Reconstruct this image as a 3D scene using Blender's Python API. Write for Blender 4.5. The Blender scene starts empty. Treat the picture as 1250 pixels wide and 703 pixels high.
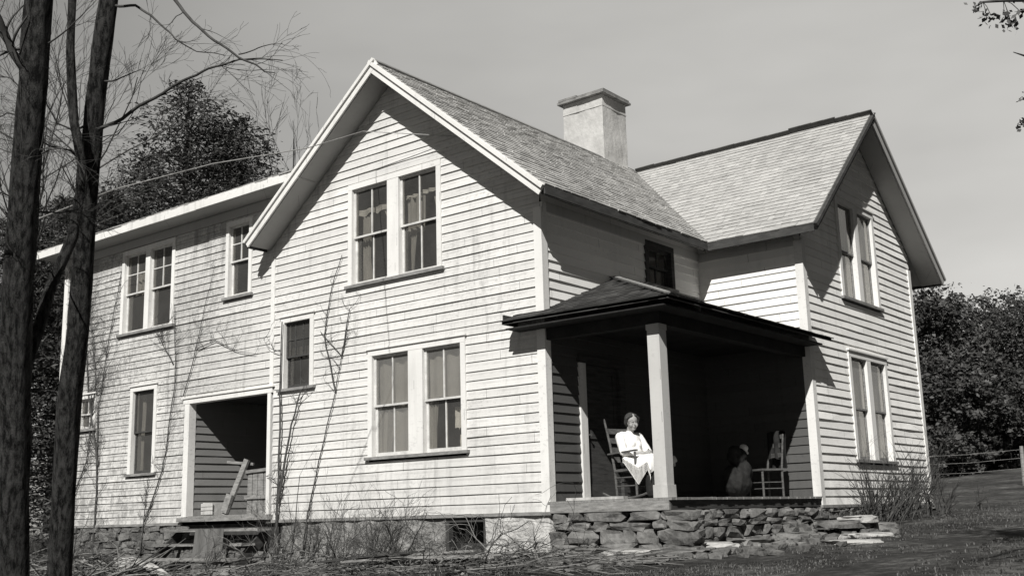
import bpy, bmesh, math, random
from mathutils import Vector, Matrix, noise, Euler
R = random.Random(7)
col = bpy.context.scene.collection
scene = bpy.context.scene
V = Vector

# ------------------------------------------------------------------ helpers
def nz(x, y=0., z=0.): return noise.noise(V((x, y, z)))

class MB:
    """collects faces and links them as ONE mesh object"""
    def __init__(s): s.v = []; s.f = []; s.m = []; s.cur = 0
    def face(s, pts):
        n = len(s.v); s.v.extend([tuple(p) for p in pts]); s.f.append(tuple(range(n, n+len(pts)))); s.m.append(s.cur)
    def add(s, vs, fs):
        n = len(s.v); s.v.extend([tuple(p) for p in vs])
        for f in fs: s.f.append(tuple(i+n for i in f)); s.m.append(s.cur)
    def box(s, a, b, jit=0.):
        x0, y0, z0 = a; x1, y1, z1 = b
        c = [V((x, y, z)) for z in (min(z0,z1), max(z0,z1)) for y in (min(y0,y1), max(y0,y1)) for x in (min(x0,x1), max(x0,x1))]
        if jit: c = [p+V((R.uniform(-jit,jit),)*3) for p in c]
        s.add(c, [(0,2,3,1),(4,5,7,6),(0,1,5,4),(2,6,7,3),(0,4,6,2),(1,3,7,5)])
    def obox(s, c, ax, ay, az):
        """box about c with half axis vectors"""
        c, ax, ay, az = V(c), V(ax), V(ay), V(az)
        p = [c+ax*i+ay*j+az*k for k in (-1,1) for j in (-1,1) for i in (-1,1)]
        f = [(0,2,3,1),(4,5,7,6),(0,1,5,4),(2,6,7,3),(0,4,6,2),(1,3,7,5)]
        if ax.cross(ay).dot(az) < 0: f = [tuple(reversed(q)) for q in f]
        s.add(p, f)
    def beam(s, p0, p1, w, h, up=(0,0,1)):
        p0, p1 = V(p0), V(p1); d = p1-p0; u = V(up)
        side = d.cross(u).normalized(); u2 = side.cross(d).normalized()
        s.obox((p0+p1)/2, d/2, side*w/2, u2*h/2)
    def tube(s, pts, rad, n=6, cap=True):
        pts = [V(p) for p in pts]
        if not hasattr(rad, '__len__'): rad = [rad]*len(pts)
        d0 = (pts[1]-pts[0]).normalized()
        a = d0.orthogonal().normalized(); rings = []; base = len(s.v)
        for i, p in enumerate(pts):
            d = (pts[min(i+1, len(pts)-1)]-pts[max(i-1, 0)])
            if d.length < 1e-9: d = d0
            d.normalize(); a = (a-d*a.dot(d))
            if a.length < 1e-6: a = d.orthogonal()
            a.normalize(); b = d.cross(a)
            for k in range(n):
                t = 2*math.pi*k/n; s.v.append(tuple(p+(a*math.cos(t)+b*math.sin(t))*rad[i]))
        for i in range(len(pts)-1):
            for k in range(n):
                q = base+i*n; s.f.append((q+k, q+(k+1)%n, q+n+(k+1)%n, q+n+k)); s.m.append(s.cur)
        if cap:
            s.f.append(tuple(base+k for k in reversed(range(n)))); s.m.append(s.cur)
            e = base+(len(pts)-1)*n; s.f.append(tuple(e+k for k in range(n))); s.m.append(s.cur)
    def rock(s, c, size, rot=0., seed=0., sub=2, tilt=0., rough=.28, sharp=.45):
        bm = bmesh.new(); bmesh.ops.create_icosphere(bm, subdivisions=sub, radius=1)
        M = Euler((tilt, tilt*.6, rot)).to_matrix(); vs = []
        for v in bm.verts:
            p = v.co.copy()
            p = V([math.copysign(abs(q)**(sharp*.72), q) for q in p])*.72
            p *= 1+rough*nz(v.co.x*1.3+seed, v.co.y*1.3, v.co.z*1.3+seed*.3)+rough*.55*nz(v.co.x*3.4+seed, v.co.y*3.4, v.co.z*3.4)
            vs.append(V(c)+M@V((p.x*size[0], p.y*size[1], p.z*size[2])))
        s.add(vs, [tuple(v.index for v in f.verts) for f in bm.faces]); bm.free()
    def build(s, name, mats, parent=None, smooth=False, origin=None):
        me = bpy.data.meshes.new(name)
        o = bpy.data.objects.new(name, me); col.objects.link(o)
        if parent is not None:
            root = parent
            while root.parent: root = root.parent
            org = V(root.location); o.parent = parent
        else:
            org = V(origin) if origin is not None else V((0,0,0)); o.location = org
        me.from_pydata([(p[0]-org.x, p[1]-org.y, p[2]-org.z) for p in s.v], [], s.f)
        if not isinstance(mats, (list, tuple)): mats = [mats]
        for m in mats: me.materials.append(m)
        if len(mats) > 1:
            for p, mi in zip(me.polygons, s.m): p.material_index = mi
        if smooth: me.polygons.foreach_set('use_smooth', [True]*len(me.polygons))
        me.update()
        return o

def tag(o, label=None, cat=None, group=None, kind=None):
    if label: o['label'] = label
    if cat: o['category'] = cat
    if group: o['group'] = group
    if kind: o['kind'] = kind
    return o
def empty(name, loc, label, cat, group=None):
    o = bpy.data.objects.new(name, None); o.empty_display_size = .3; col.objects.link(o); o.location = loc
    return tag(o, label, cat, group)

# ------------------------------------------------------------------ materials
def grey(v, t=1.): return (v, v*(1-.012*t), v*(1-.04*t), 1)
class NT:
    def __init__(s, name):
        s.mat = bpy.data.materials.new(name); s.mat.use_nodes = True
        s.t = s.mat.node_tree; s.b = s.t.nodes['Principled BSDF']; s.out = s.t.nodes['Material Output']
        s.co = s.n('ShaderNodeTexCoord').outputs['Object']
    def n(s, typ, **k):
        x = s.t.nodes.new(typ)
        for a, b in k.items(): setattr(x, a, b)
        return x
    def l(s, a, b): s.t.links.new(a, b)
    def mapping(s, scale, src=None):
        m = s.n('ShaderNodeMapping'); m.inputs['Scale'].default_value = scale; s.l(src or s.co, m.inputs['Vector']); return m.outputs[0]
    def noise(s, scale, detail=4, rough=.55, vec=None, mscale=None):
        x = s.n('ShaderNodeTexNoise'); x.inputs['Scale'].default_value = scale; x.inputs['Detail'].default_value = detail; x.inputs['Roughness'].default_value = rough
        v = vec or s.co
        if mscale: v = s.mapping(mscale, v)
        s.l(v, x.inputs['Vector']); return x.outputs['Fac']
    def ramp(s, src, stops):
        r = s.n('ShaderNodeValToRGB'); e = r.color_ramp.elements
        while len(e) < len(stops): e.new(.5)
        for q, (p, v) in zip(e, stops): q.position = p; q.color = grey(v) if not hasattr(v, '__len__') else v
        s.l(src, r.inputs[0]); return r.outputs[0]
    def math(s, op, a, b=None):
        m = s.n('ShaderNodeMath', operation=op)
        for i, q in enumerate((a, b)):
            if q is None: continue
            if isinstance(q, (int, float)): m.inputs[i].default_value = q
            else: s.l(q, m.inputs[i])
        return m.outputs[0]
    def mix(s, f, a, b, typ='MIX'):
        m = s.n('ShaderNodeMix', data_type='RGBA', blend_type=typ)
        for i, q in ((0, f), (6, a), (7, b)):
            if isinstance(q, (int, float)): m.inputs[i].default_value = q if i == 0 else 0
            elif isinstance(q, tuple): m.inputs[i].default_value = q
            else: s.l(q, m.inputs[i])
        return m.outputs[2]
    def bump(s, h, strength=.3, dist=.02):
        b = s.n('ShaderNodeBump'); b.inputs['Strength'].default_value = strength; b.inputs['Distance'].default_value = dist
        s.l(h, b.inputs['Height']); s.l(b.outputs[0], s.b.inputs['Normal'])
    def done(s, c, rough=.8, spec=.25):
        if isinstance(c, tuple): s.b.inputs['Base Color'].default_value = c
        else: s.l(c, s.b.inputs['Base Color'])
        s.b.inputs['Roughness'].default_value = rough; s.b.inputs['Specular IOR Level'].default_value = spec
        return s.mat

def paint_mat(name, base, wood, dirt_x=None, wear=.5, streak=.35, grime=0., tone=.86):
    """old white paint on boards: per board tone, rain streaks, flaked spots down to grey wood"""
    t = NT(name)
    sep = t.n('ShaderNodeSeparateXYZ'); t.l(t.co, sep.inputs[0])
    row = t.math('FLOOR', t.math('DIVIDE', t.math('ADD', sep.outputs[2], .5), .145))
    wn = t.n('ShaderNodeTexWhiteNoise', noise_dimensions='1D'); t.l(row, wn.inputs['W'])
    along = t.math('ADD', sep.outputs[0], sep.outputs[1])
    cell = t.math('FLOOR', t.math('ADD', t.math('DIVIDE', along, 3.1), t.math('MULTIPLY', wn.outputs['Value'], 7.)))
    wn2 = t.n('ShaderNodeTexWhiteNoise', noise_dimensions='2D')
    cv = t.n('ShaderNodeCombineXYZ'); t.l(row, cv.inputs[0]); t.l(cell, cv.inputs[1]); t.l(cv.outputs[0], wn2.inputs['Vector'])
    c = t.mix(wn2.outputs['Value'], grey(base), grey(base*tone))
    big = t.noise(.55, 5, .6)
    c = t.mix(t.math('MULTIPLY', t.ramp(big, [(.42, 0.), (.72, 1.)]), .35), c, grey(base*.62))
    st = t.ramp(t.noise(1., 5, .62, mscale=(7, 7, .55)), [(.5, 0.), (.66, 1.)])
    gate = t.ramp(t.noise(.8, 3, .5, mscale=(1, 1, .5)), [(.42, 0.), (.6, 1.)])
    sf = t.math('MULTIPLY', t.math('MULTIPLY', st, gate), streak)
    fl = t.noise(14, 6, .7, mscale=(1, 1, 1.6))
    spots = t.ramp(fl, [(.60-.09*wear, 0.), (.66-.06*wear, 1.)])
    gate2 = t.ramp(t.noise(.9, 4, .6), [(.40, 0.), (.62, 1.)])
    pf = t.math('MULTIPLY', spots, t.math('ADD', t.math('MULTIPLY', gate2, .9*wear), .1*wear))
    if dirt_x:
        mr = t.n('ShaderNodeMapRange'); mr.clamp = True
        t.l(sep.outputs[0], mr.inputs[0])
        for i, q in enumerate(dirt_x): mr.inputs[1+i].default_value = q
        d = mr.outputs[0]
        c = t.mix(t.math('MULTIPLY', d, t.ramp(t.noise(.35, 4, .6), [(.34, .15), (.64, .95)])), c, grey(base*.40))
        sf = t.math('MINIMUM', t.math('MULTIPLY', sf, t.math('ADD', t.math('MULTIPLY', d, 1.6), .8)), .9)
        pf = t.math('MINIMUM', t.math('MULTIPLY', pf, t.math('ADD', t.math('MULTIPLY', d, 1.5), .45)), .95)
        zz = t.math('FRACT', t.math('DIVIDE', t.math('ADD', sep.outputs[2], .845), .145))
        edge = t.math('MULTIPLY', t.math('LESS_THAN', zz, .2), t.ramp(t.noise(2.6, 5, .7, mscale=(1, 1, 3)), [(.40, 0.), (.56, 1.)]))
        c = t.mix(t.math('MULTIPLY', edge, t.math('ADD', t.math('MULTIPLY', d, .65), .25)), c, grey(wood))
        jf = t.math('FRACT', t.math('ADD', t.math('DIVIDE', along, .42), t.math('MULTIPLY', wn.outputs['Value'], 7.)))
        jn = t.math('MULTIPLY', t.math('LESS_THAN', jf, .035), t.ramp(t.noise(1.3, 4, .7), [(.46, 0.), (.54, 1.)]))
        c = t.mix(t.math('MULTIPLY', jn, d), c, grey(wood*.7))
        vine = t.ramp(t.noise(5, 6, .75, mscale=(1.6, 1, 1)), [(.46, 1.), (.5, 0.)])
        vine2 = t.ramp(t.noise(1.1, 4, .6), [(.38, 0.), (.6, 1.)])
        c = t.mix(t.math('MULTIPLY', t.math('MULTIPLY', vine, vine2), t.math('MULTIPLY', d, .9)), c, grey(wood*.9))
    jf2 = t.math('FRACT', t.math('ADD', t.math('DIVIDE', along, 3.1), t.math('MULTIPLY', wn.outputs['Value'], 7.)))
    c = t.mix(t.math('MULTIPLY', t.math('LESS_THAN', jf2, .0025), .7), c, grey(wood*.4))
    low = t.n('ShaderNodeMapRange'); low.clamp = True; t.l(sep.outputs[2], low.inputs[0])
    for i, q in enumerate((1.6, .1, 0., 1.)): low.inputs[1+i].default_value = q
    lw = t.ramp(t.noise(2.2, 6, .72, mscale=(1.5, 1.5, .5)), [(.42, 0.), (.62, 1.)])
    c = t.mix(t.math('MULTIPLY', t.math('MULTIPLY', low.outputs[0], lw), .75), c, grey(base*.38))
    c = t.mix(sf, c, grey(wood*1.3))
    c = t.mix(pf, c, grey(wood))
    if grime: c = t.mix(grime, c, grey(wood))
    grain = t.noise(30, 4, .6, mscale=(.25, .25, 3))
    t.bump(t.math('ADD', grain, t.math('MULTIPLY', fl, .8)), .25, .006)
    return t.done(c, .72, .3)

def simple(name, v0, v1, scale=3., mscale=None, rough=.85, spec=.2, bump=.3, dist=.01, lo=.35, hi=.65, detail=5):
    t = NT(name); f = t.noise(scale, detail, .6, mscale=mscale)
    f2 = t.noise(scale*7, 4, .6, mscale=mscale)
    f = t.math('ADD', t.math('MULTIPLY', f, .7), t.math('MULTIPLY', f2, .3))
    if bump: t.bump(f2, bump, dist)
    return t.done(t.ramp(f, [(lo, v0), (hi, v1)]), rough, spec)

M = {}
M['siding'] = paint_mat('white_painted_clapboard', .67, .2, dirt_x=(-2.6, -9.5, 0., 1.), wear=.8, streak=.75)
M['siding_clean_bright'] = paint_mat('clean_brightened_clapboard', .88, .25, wear=.25, streak=.22)  # cleaner paint, with base raised to brighten walls the sun only grazes
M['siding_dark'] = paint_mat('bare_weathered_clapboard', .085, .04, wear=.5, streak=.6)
M['trim'] = paint_mat('white_trim_paint', .72, .3, wear=.45, streak=.45, tone=.98)
M['trim_old'] = paint_mat('worn_trim_paint', .50, .25, wear=.25, streak=.6, tone=.98)
M['eave_dark'] = simple('dark_eave', .035, .075, 4, (1, 1, 4))  # dark tone for eave and rake boards and the front-slope soffit
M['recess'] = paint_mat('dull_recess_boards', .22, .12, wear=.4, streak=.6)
M['stone_low'] = simple('foundation_fieldstone', .07, .19, 3, rough=.95, bump=.8, dist=.04)  # darker stone tone for the foundation courses
M['soffit'] = paint_mat('soffit_paint', .36, .2, wear=.35, streak=.2, tone=.98)
M['sash'] = simple('sash_paint', .42, .66, 6, rough=.6)
M['dark_wood'] = simple('dark_aged_wood_and_shade', .03, .075, 3, (1, 1, 9), bump=.4)
M['chair_wood'] = simple('dark_chair_wood', .05, .13, 5, (2, 2, 6), bump=.3)
M['grey_wood'] = simple('grey_weathered_wood', .12, .30, 3, (2, 2, 9), bump=.5)
M['porch_boards'] = simple('porch_floor_boards', .14, .27, 3, (8, 1, 8), bump=.4)
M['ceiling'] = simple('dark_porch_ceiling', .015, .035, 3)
M['interior'] = simple('interior_plaster', .05, .09, 1.5)
M['interior_cloth'] = simple('curtain_cloth', .28, .46, 2.5, (3, 3, .6), bump=.2)
M['shade_cloth'] = simple('roller_shade_cloth', .46, .58, 2., (1, 1, 1), bump=.1)
M['tar'] = simple('dark_valley_metal', .05, .09, 4)
M['cap'] = simple('chimney_cap_slate', .12, .3, 5)
M['stucco'] = simple('lime_washed_stucco', .36, .54, 1.6, rough=.95, bump=.5, dist=.02)
M['parge'] = simple('whitewashed_foundation', .24, .55, 3.5, rough=.95, bump=.8, dist=.03)
M['parge_dim'] = simple('stained_foundation_render', .09, .34, 2.6, rough=.95, bump=1., dist=.05)
M['stone'] = simple('fieldstone', .05, .22, 2.2, rough=.9, bump=.6, dist=.03)
M['stone_light'] = simple('pale_fieldstone', .24, .48, 3, rough=.9, bump=.6, dist=.03)
M['mortar_and_shade'] = simple('dark_earth_and_recess_shade', .025, .06, 5)
M['bark'] = simple('dark_furrowed_bark', .006, .11, 9., (4, 4, 1.1), rough=.95, bump=1., dist=.06, lo=.42, hi=.62, detail=7)
M['twig'] = simple('twig_bark', .03, .085, 8, rough=.9, bump=0)
M['dry_stem'] = simple('dry_stems', .09, .26, 8, rough=.9, bump=0)
M['vine'] = simple('vine_bark', .04, .09, 8, rough=.9, bump=0)
M['tin'] = simple('galvanised_sheet', .07, .15, 2.2, (6, 6, .7), rough=.55, spec=.5, bump=.1)
M['cable'] = simple('old_cable_cover', .25, .38, 6, bump=0)
M['skin'] = simple('skin', .26, .36, 8, rough=.6, bump=0)
M['hair'] = simple('grey_brown_hair', .025, .08, 30, (1, 1, 4), rough=.7, bump=.5)
M['white_cloth'] = simple('white_cotton', .74, .84, 7, rough=.9, bump=.15)
M['dark_cloth'] = simple('dark_cotton', .012, .028, 9, rough=.9, bump=.2)
M['shoe'] = simple('worn_leather', .07, .13, 9, rough=.6)
M['shingle_light'] = None

def shingle_mat(name, lo, hi, stain):
    t = NT(name)
    geo = t.n('ShaderNodeNewGeometry')
    r = geo.outputs['Random Per Island']
    c = t.ramp(r, [(0., lo), (1., hi)])
    c = t.mix(t.math('MULTIPLY', t.ramp(t.noise(.7, 5, .65), [(.4, 0.), (.7, 1.)]), stain), c, grey(lo*.45))
    g = t.noise(9, 5, .7, mscale=(1, 1, 1)); c = t.mix(t.math('MULTIPLY', t.ramp(g, [(.5, 0.), (.75, 1.)]), .5), c, grey(lo*.5))
    t.bump(g, .4, .01)
    return t.done(c, .9, .15)
M['shingle_light'] = shingle_mat('silvered_wood_shingle', .36, .45, .28)
M['shingle_mid'] = shingle_mat('weathered_wood_shingle', .34, .50, .4)
M['shingle_dark'] = shingle_mat('dark_wood_shingle', .03, .085, .6)

def leaf_mat(name, lo, hi):
    t = NT(name); geo = t.n('ShaderNodeNewGeometry')
    c = t.ramp(geo.outputs['Random Per Island'], [(0., lo), (1., hi)])
    c = t.mix(t.math('MULTIPLY', t.ramp(t.noise(.35, 3, .6), [(.35, 0.), (.65, 1.)]), .6), c, grey(hi*1.25))
    return t.done(c, .6, .35)
M['leaf_far'] = leaf_mat('dark_oak_leaves', .015, .062)
M['leaf_pine'] = leaf_mat('hemlock_needles', .016, .06)
M['leaf_near'] = leaf_mat('near_leaves', .03, .08)
M['grass'] = leaf_mat('dry_grass_blades', .025, .095)

def glass_mat(name, dust, refl=1.):
    t = NT(name); t.t.nodes.remove(t.b)
    tr = t.n('ShaderNodeBsdfTransparent'); tr.inputs[0].default_value = grey(.82)
    gl = t.n('ShaderNodeBsdfGlossy'); gl.inputs['Roughness'].default_value = .04; gl.inputs[0].default_value = grey(.9)
    bp = t.n('ShaderNodeBump'); bp.inputs['Strength'].default_value = .12; bp.inputs['Distance'].default_value = .02
    t.l(t.noise(1.7, 2, .5), bp.inputs['Height']); t.l(bp.outputs[0], gl.inputs['Normal'])
    df = t.n('ShaderNodeBsdfDiffuse'); df.inputs[0].default_value = grey(.35)
    fr = t.n('ShaderNodeLayerWeight'); fr.inputs[0].default_value = .5
    fv = t.math('ADD', t.math('MULTIPLY', t.math('POWER', fr.outputs['Facing'], 4.), .9), .05)
    m1 = t.n('ShaderNodeMixShader'); t.l(t.math('MINIMUM', t.math('MULTIPLY', fv, refl), 1.), m1.inputs[0]); t.l(tr.outputs[0], m1.inputs[1]); t.l(gl.outputs[0], m1.inputs[2])
    m2 = t.n('ShaderNodeMixShader')
    t.l(t.math('MULTIPLY', t.ramp(t.noise(2.5, 4, .6), [(.2, .5), (.8, 1.)]), dust), m2.inputs[0]); t.l(m1.outputs[0], m2.inputs[1]); t.l(df.outputs[0], m2.inputs[2])
    t.l(m2.outputs[0], t.out.inputs[0]); return t.mat
M['glass'] = glass_mat('old_window_glass', .10, 1.2)
M['glass_dusty'] = glass_mat('dusty_window_glass', .28, 1.3)

# ------------------------------------------------------------------ terrain
def smax(a, k=1.5): return .5*(a+math.sqrt(a*a+k*k))-.0
def gz(x, y):
    z = -.74 + .075*min(y, 0) + .03*min(x, 0) + (.035*min(max(y, 0), 10) if y > 0 else 0)
    if x < 0: z = max(z, -1.75+.06*min(y, 0)*0)
    r = 0.
    ry = smax(y-12, 4)-smax(-12, 4)
    r += 7*math.tanh(max(ry, 0)*.068/7)
    rx = smax(-x-19, 4)-smax(-19, 4)
    r += 6.5*math.tanh(max(rx, 0)*.15/6.5)
    d = math.hypot(x, y)
    z += r
    z += .05*nz(x*.35, y*.35) + .02*nz(x*1.7, y*1.7, 4)
    if d > 60: z += (d-60)*.01*nz(x*.01, y*.01, 2)
    return z

def terrain():
    xs = []
    def axis(c0, c1, step):
        a = []; v = c0
        while v < c1: a.append(v); v += step
        a.append(c1); s = step; v = c1
        while v < 420: s *= 1.25; v += s; a.append(v)
        s = step; v = c0; b = []
        while v > -420: s *= 1.25; v -= s; b.append(v)
        return list(reversed(b))+a
    X = axis(-16, 12, .22); Y = axis(-16, 12, .22)
    mb = MB(); mb.v = [(x, y, gz(x, y)) for y in Y for x in X]; w = len(X)
    mb.f = [(j*w+i, j*w+i+1, (j+1)*w+i+1, (j+1)*w+i) for j in range(len(Y)-1) for i in range(w-1)]
    mb.m = [0]*len(mb.f)
    t = NT('rough_ground')
    a = t.noise(.6, 6, .65); b = t.noise(6, 6, .7); f = t.math('ADD', t.math('MULTIPLY', a, .55), t.math('MULTIPLY', b, .45))
    c = t.ramp(f, [(.38, .028), (.5, .065), (.62, .17)])
    sp = t.n('ShaderNodeSeparateXYZ'); t.l(t.co, sp.inputs[0]); mr = t.n('ShaderNodeMapRange'); mr.clamp = True; t.l(sp.outputs[0], mr.inputs[0])
    for i, q in enumerate((-17., -25., 0., 1.)): mr.inputs[1+i].default_value = q
    c = t.mix(mr.outputs[0], c, t.ramp(b, [(.35, .22), (.65, .4)]))      # paler grass on the left rise, painted in for its sunlit look
    t.bump(t.noise(11, 7, .75), .9, .08)
    m = t.done(c, 1., .05)
    o = mb.build('ground', m, smooth=True); tag(o, kind='structure')
terrain()

# ------------------------------------------------------------------ siding
LIP = .022
def clap(mb, O, U, N, ext, z0, z1, holes=(), e=.145, wob=.0035, seed=0):
    O, U, N = V(O), V(U), V(N); Z = V((0, 0, 1)); k = 0; a = z0
    P = lambda u, n, z: O+U*u+N*n+Z*z
    flip = U.cross(Z).dot(N) < 0
    def F(pts): mb.face(list(reversed(pts)) if flip else pts)
    while a < z1-1e-4:
        b = min(a+e, z1)
        cuts = sorted({a, b} | {q for h in holes for q in (h[2], h[3]) if a+.002 < q < b-.002})
        jo = [R.uniform(1.5, 4.5)]
        off = R.uniform(-.003, .003)
        for p, q in zip(cuts, cuts[1:]):
            (l0, r0), (l1, r1) = ext(p), ext(q)
            if r0-l0 < .02 and r1-l1 < .02: continue
            lo, hi = max(l0, l1) if False else l0, r0
            iv = [(l0, r0, l1, r1)]
            for h in holes:
                if h[2] <= p+.002 and h[3] >= q-.002:
                    nv = []
                    for (c0, d0, c1, d1) in iv:
                        if h[1] <= c0 or h[0] >= d0: nv.append((c0, d0, c1, d1)); continue
                        if h[0] > c0: nv.append((c0, h[0], c1, h[0]))
                        if h[1] < d0: nv.append((h[1], d0, h[1], d1))
                    iv = nv
            hp = (LIP+off)*(1-(p-a)/e); hq = (LIP+off)*(1-(q-a)/e)+.001
            for (c0, d0, c1, d1) in iv:
                n = max(1, int((d0-c0)/.45))
                for i in range(n):
                    s, t = i/n, (i+1)/n
                    ua, ub = c0+(d0-c0)*s, c0+(d0-c0)*t; va, vb = c1+(d1-c1)*s, c1+(d1-c1)*t
                    if vb < va: vb = va
                    wa = wob*nz(ua*1.1+seed, k*7.3)*2; wb_ = wob*nz(ub*1.1+seed, k*7.3)*2
                    ha = hp*(1+.5*nz(ua*.9, k*3.1, seed)); hb = hp*(1+.5*nz(ub*.9, k*3.1, seed))
                    za = p+(wa if p == a else 0); zb = p+(wb_ if p == a else 0)
                    F([P(ua, ha, za), P(ub, hb, zb), P(vb, hq, q), P(va, hq, q)])
                    if p == a: F([P(ua, 0, p), P(ub, 0, p), P(ub, hb, zb), P(ua, ha, za)])
        a = b; k += 1

XA, XW, XL = -6.25, -13.6, -13.6
RX, RZ = -3.13, 7.54            # ridge of the front gable
SR, SLf = .827, .776           # its right and left pitch
D, W = 4.88, 2.03              # nook depth and width
YR, YC1 = 7.75, 10.45
house = empty('farmhouse', (-3, 5, gz(-3, 0)), 'large weathered white clapboard farmhouse with two steep gables, stucco chimney and small corner porch', 'house')

# right and left undersides of the roof where the wall meets them
def extA(z):
    zr = z+.16
    r = 0. if zr < RZ-SR*(0-RX) else RX+(RZ-zr)/SR
    l = XA if zr < RZ-SLf*(RX-XA) else RX-(RZ-zr)/SLf
    return (l, max(r, l))
def extW(z):
    r = XA
    zz = RZ-SLf*(RX-XA)
    if z > zz-.1: r = max(XA, RX-(RZ-z)/SLf)-.02
    return (XL, r)
def hole(u0, u1, z0, z1, c=.1): return (u0-c, u1+c, z0-.08, z1+c)

WIN_A_UP = [(-4.12, -3.25), (-2.98, -2.11)]
WIN_A_LO = [(-3.62, -2.78), (-2.46, -1.64)]
mb = MB()
clap(mb, (0,0,0), (1,0,0), (0,-1,0), extA, -.14, 7.4, [(-4.2, -2.03, 3.76, 5.62), (-3.7, -1.56, .75, 2.62), (-6.0, -5.13, 2.12, 3.47), (-6.46, XA+.05, -.2, 2.16)], seed=3)
mb.build('front_wall', M['siding'], house)
mb = MB()
clap(mb, (0,0,0), (1,0,0), (0,-1,0), extW, -.14, 5.9, [(-11.3, -9.38, 3.75, 5.66), (-7.7, -6.9, 4.03, 5.62), (-10.8, -9.83, .79, 2.66), (-12.85, -12.08, 1.83, 2.66), (-8.9, -6.25, -.2, 2.2)], seed=9)
mb.build('wing_wall', M['siding'], house)
mb = MB()   # wall facing +X above the porch, and behind it
clap(mb, (0,0,0), (0,1,0), (1,0,0), lambda z: (0, D), 2.6, 4.62, [(2.96, 3.93, 3.6, 4.45)], seed=5)
clap(mb, (0,D,0), (1,0,0), (0,-1,0), lambda z: (0, W), 2.6, 4.62, seed=6)
mb.build('upper_nook_wall', M['siding_clean_bright'], house)
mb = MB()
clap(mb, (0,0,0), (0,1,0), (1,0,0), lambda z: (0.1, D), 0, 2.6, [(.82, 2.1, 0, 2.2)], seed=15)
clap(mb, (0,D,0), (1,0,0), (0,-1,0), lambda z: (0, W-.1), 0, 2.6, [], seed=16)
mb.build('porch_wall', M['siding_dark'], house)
AZ, AY, SF, SB = 7.44, 7.75, .864, .80
def extC(z):
    zr = z+.16
    l = D if zr < AZ-SF*(AY-D) else AY-(AZ-zr)/SF
    r = YC1 if zr < AZ-SB*(YC1-AY) else AY+(AZ-zr)/SB
    return (l, max(l, r))
mb = MB()
clap(mb, (W,0,0), (0,1,0), (1,0,0), extC, -.14, 7.3, [(6.57, 8.52, 3.58, 5.6), (6.57, 8.52, .57, 2.64)], seed=8)
mb.build('side_gable_wall', M['siding_clean_bright'], house)
mb = MB()   # rear and far walls (plain boards)
clap(mb, (0,YC1,0), (1,0,0), (0,1,0), lambda z: (XA, W), -.14, 4.4)
clap(mb, (XL,0,0), (0,1,0), (-1,0,0), lambda z: (0, 6.), -.14, 5.75)
clap(mb, (0,6.,0), (1,0,0), (0,1,0), lambda z: (XL, XA), -.14, 5.75)
clap(mb, (XA,6.,0), (0,1,0), (-1,0,0), lambda z: (0, YC1-6), -.14, 5.1)
clap(mb, (0,YC1,0), (1,0,0), (0,1,0), extA, 4.4, 7.4)
mb.build('rear_wall', M['siding_clean_bright'], house)

# corner boards, water table
for bxs in ([((-.115, -.034, -.15), (.034, 0, 4.42)), ((0.0, 0, -.15), (.032, .115, 4.50))], [((XA-.05, -.028, 2.2), (XA+.05, .0, 4.66))],
            [((XL-.034, -.034, -.15), (XL+.12, 0, 5.8)), ((XL-.032, 0, -.15), (XL, .12, 5.75))],
            [((W-.115, D-.034, 0), (W+.034, D, 4.42)), ((W, D, -.15), (W+.032, D+.115, 4.46))], [((W, YC1-.115, -.15), (W+.034, YC1+.034, 4.75)), ((W-.1, YC1, -.15), (W, YC1+.032, 4.6))]):
    mb = MB()
    for a, b in bxs: mb.box(a, b)
    mb.build('corner_board', M['trim'], house)
for a, b in (((XL-.05, -.045, -.19), (-8.86, 0, -.142)), ((-6.3, -.045, -.19), (.045, 0, -.142)), ((W, D-.04, -.19), (W+.045, YC1+.04, -.142))):
    mb = MB(); mb.box(a, b); mb.build('water_table', M['grey_wood'], house)

# interior: floors, ceilings and partitions keep the rooms dark
mb = MB()
mb.box((XA+.15, .15, -.12), (-.15, YC1-.15, -.02)); mb.box((XA+.15, .15, 2.72), (-.15, YC1-.15, 2.95)); mb.box((XL+.15, .15, 2.72), (XA+.1, 5.9, 2.95))
mb.box((-.15, D+.15, -.12), (W-.15, YC1-.15, -.02)); mb.box((-.15, D+.15, 2.72), (W-.15, YC1-.15, 2.95))
mb.box((XL+.15, .15, -.12), (-9.0, 5.9, -.02))
mb.build('interior_floor', M['interior'], house)
mb = MB()
mb.box((XA+.1, 3.4, 0), (-.15, 3.5, 2.7)); mb.box((XA+.3, 3.2, 2.96), (-.3, 3.3, 4.5)); mb.box((-5.0, 3.2, 4.5), (-1.6, 3.3, 5.6)); mb.box((XL+.1, 3.4, 0), (-9.1, 3.5, 2.7)); mb.box((XL+.1, 3.2, 2.96), (XA, 3.3, 5.7))
mb.box((XA-.05, .12, 2.96), (XA+.05, 3.2, 5.6)); mb.box((-.02-.4, D+.2, 0), (-.3, YC1-.2, 2.7)); mb.box((-.4, D+.4, 2.96), (-.3, YC1-.4, 4.4))
mb.build('interior_partition', M['interior'], house)

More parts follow.
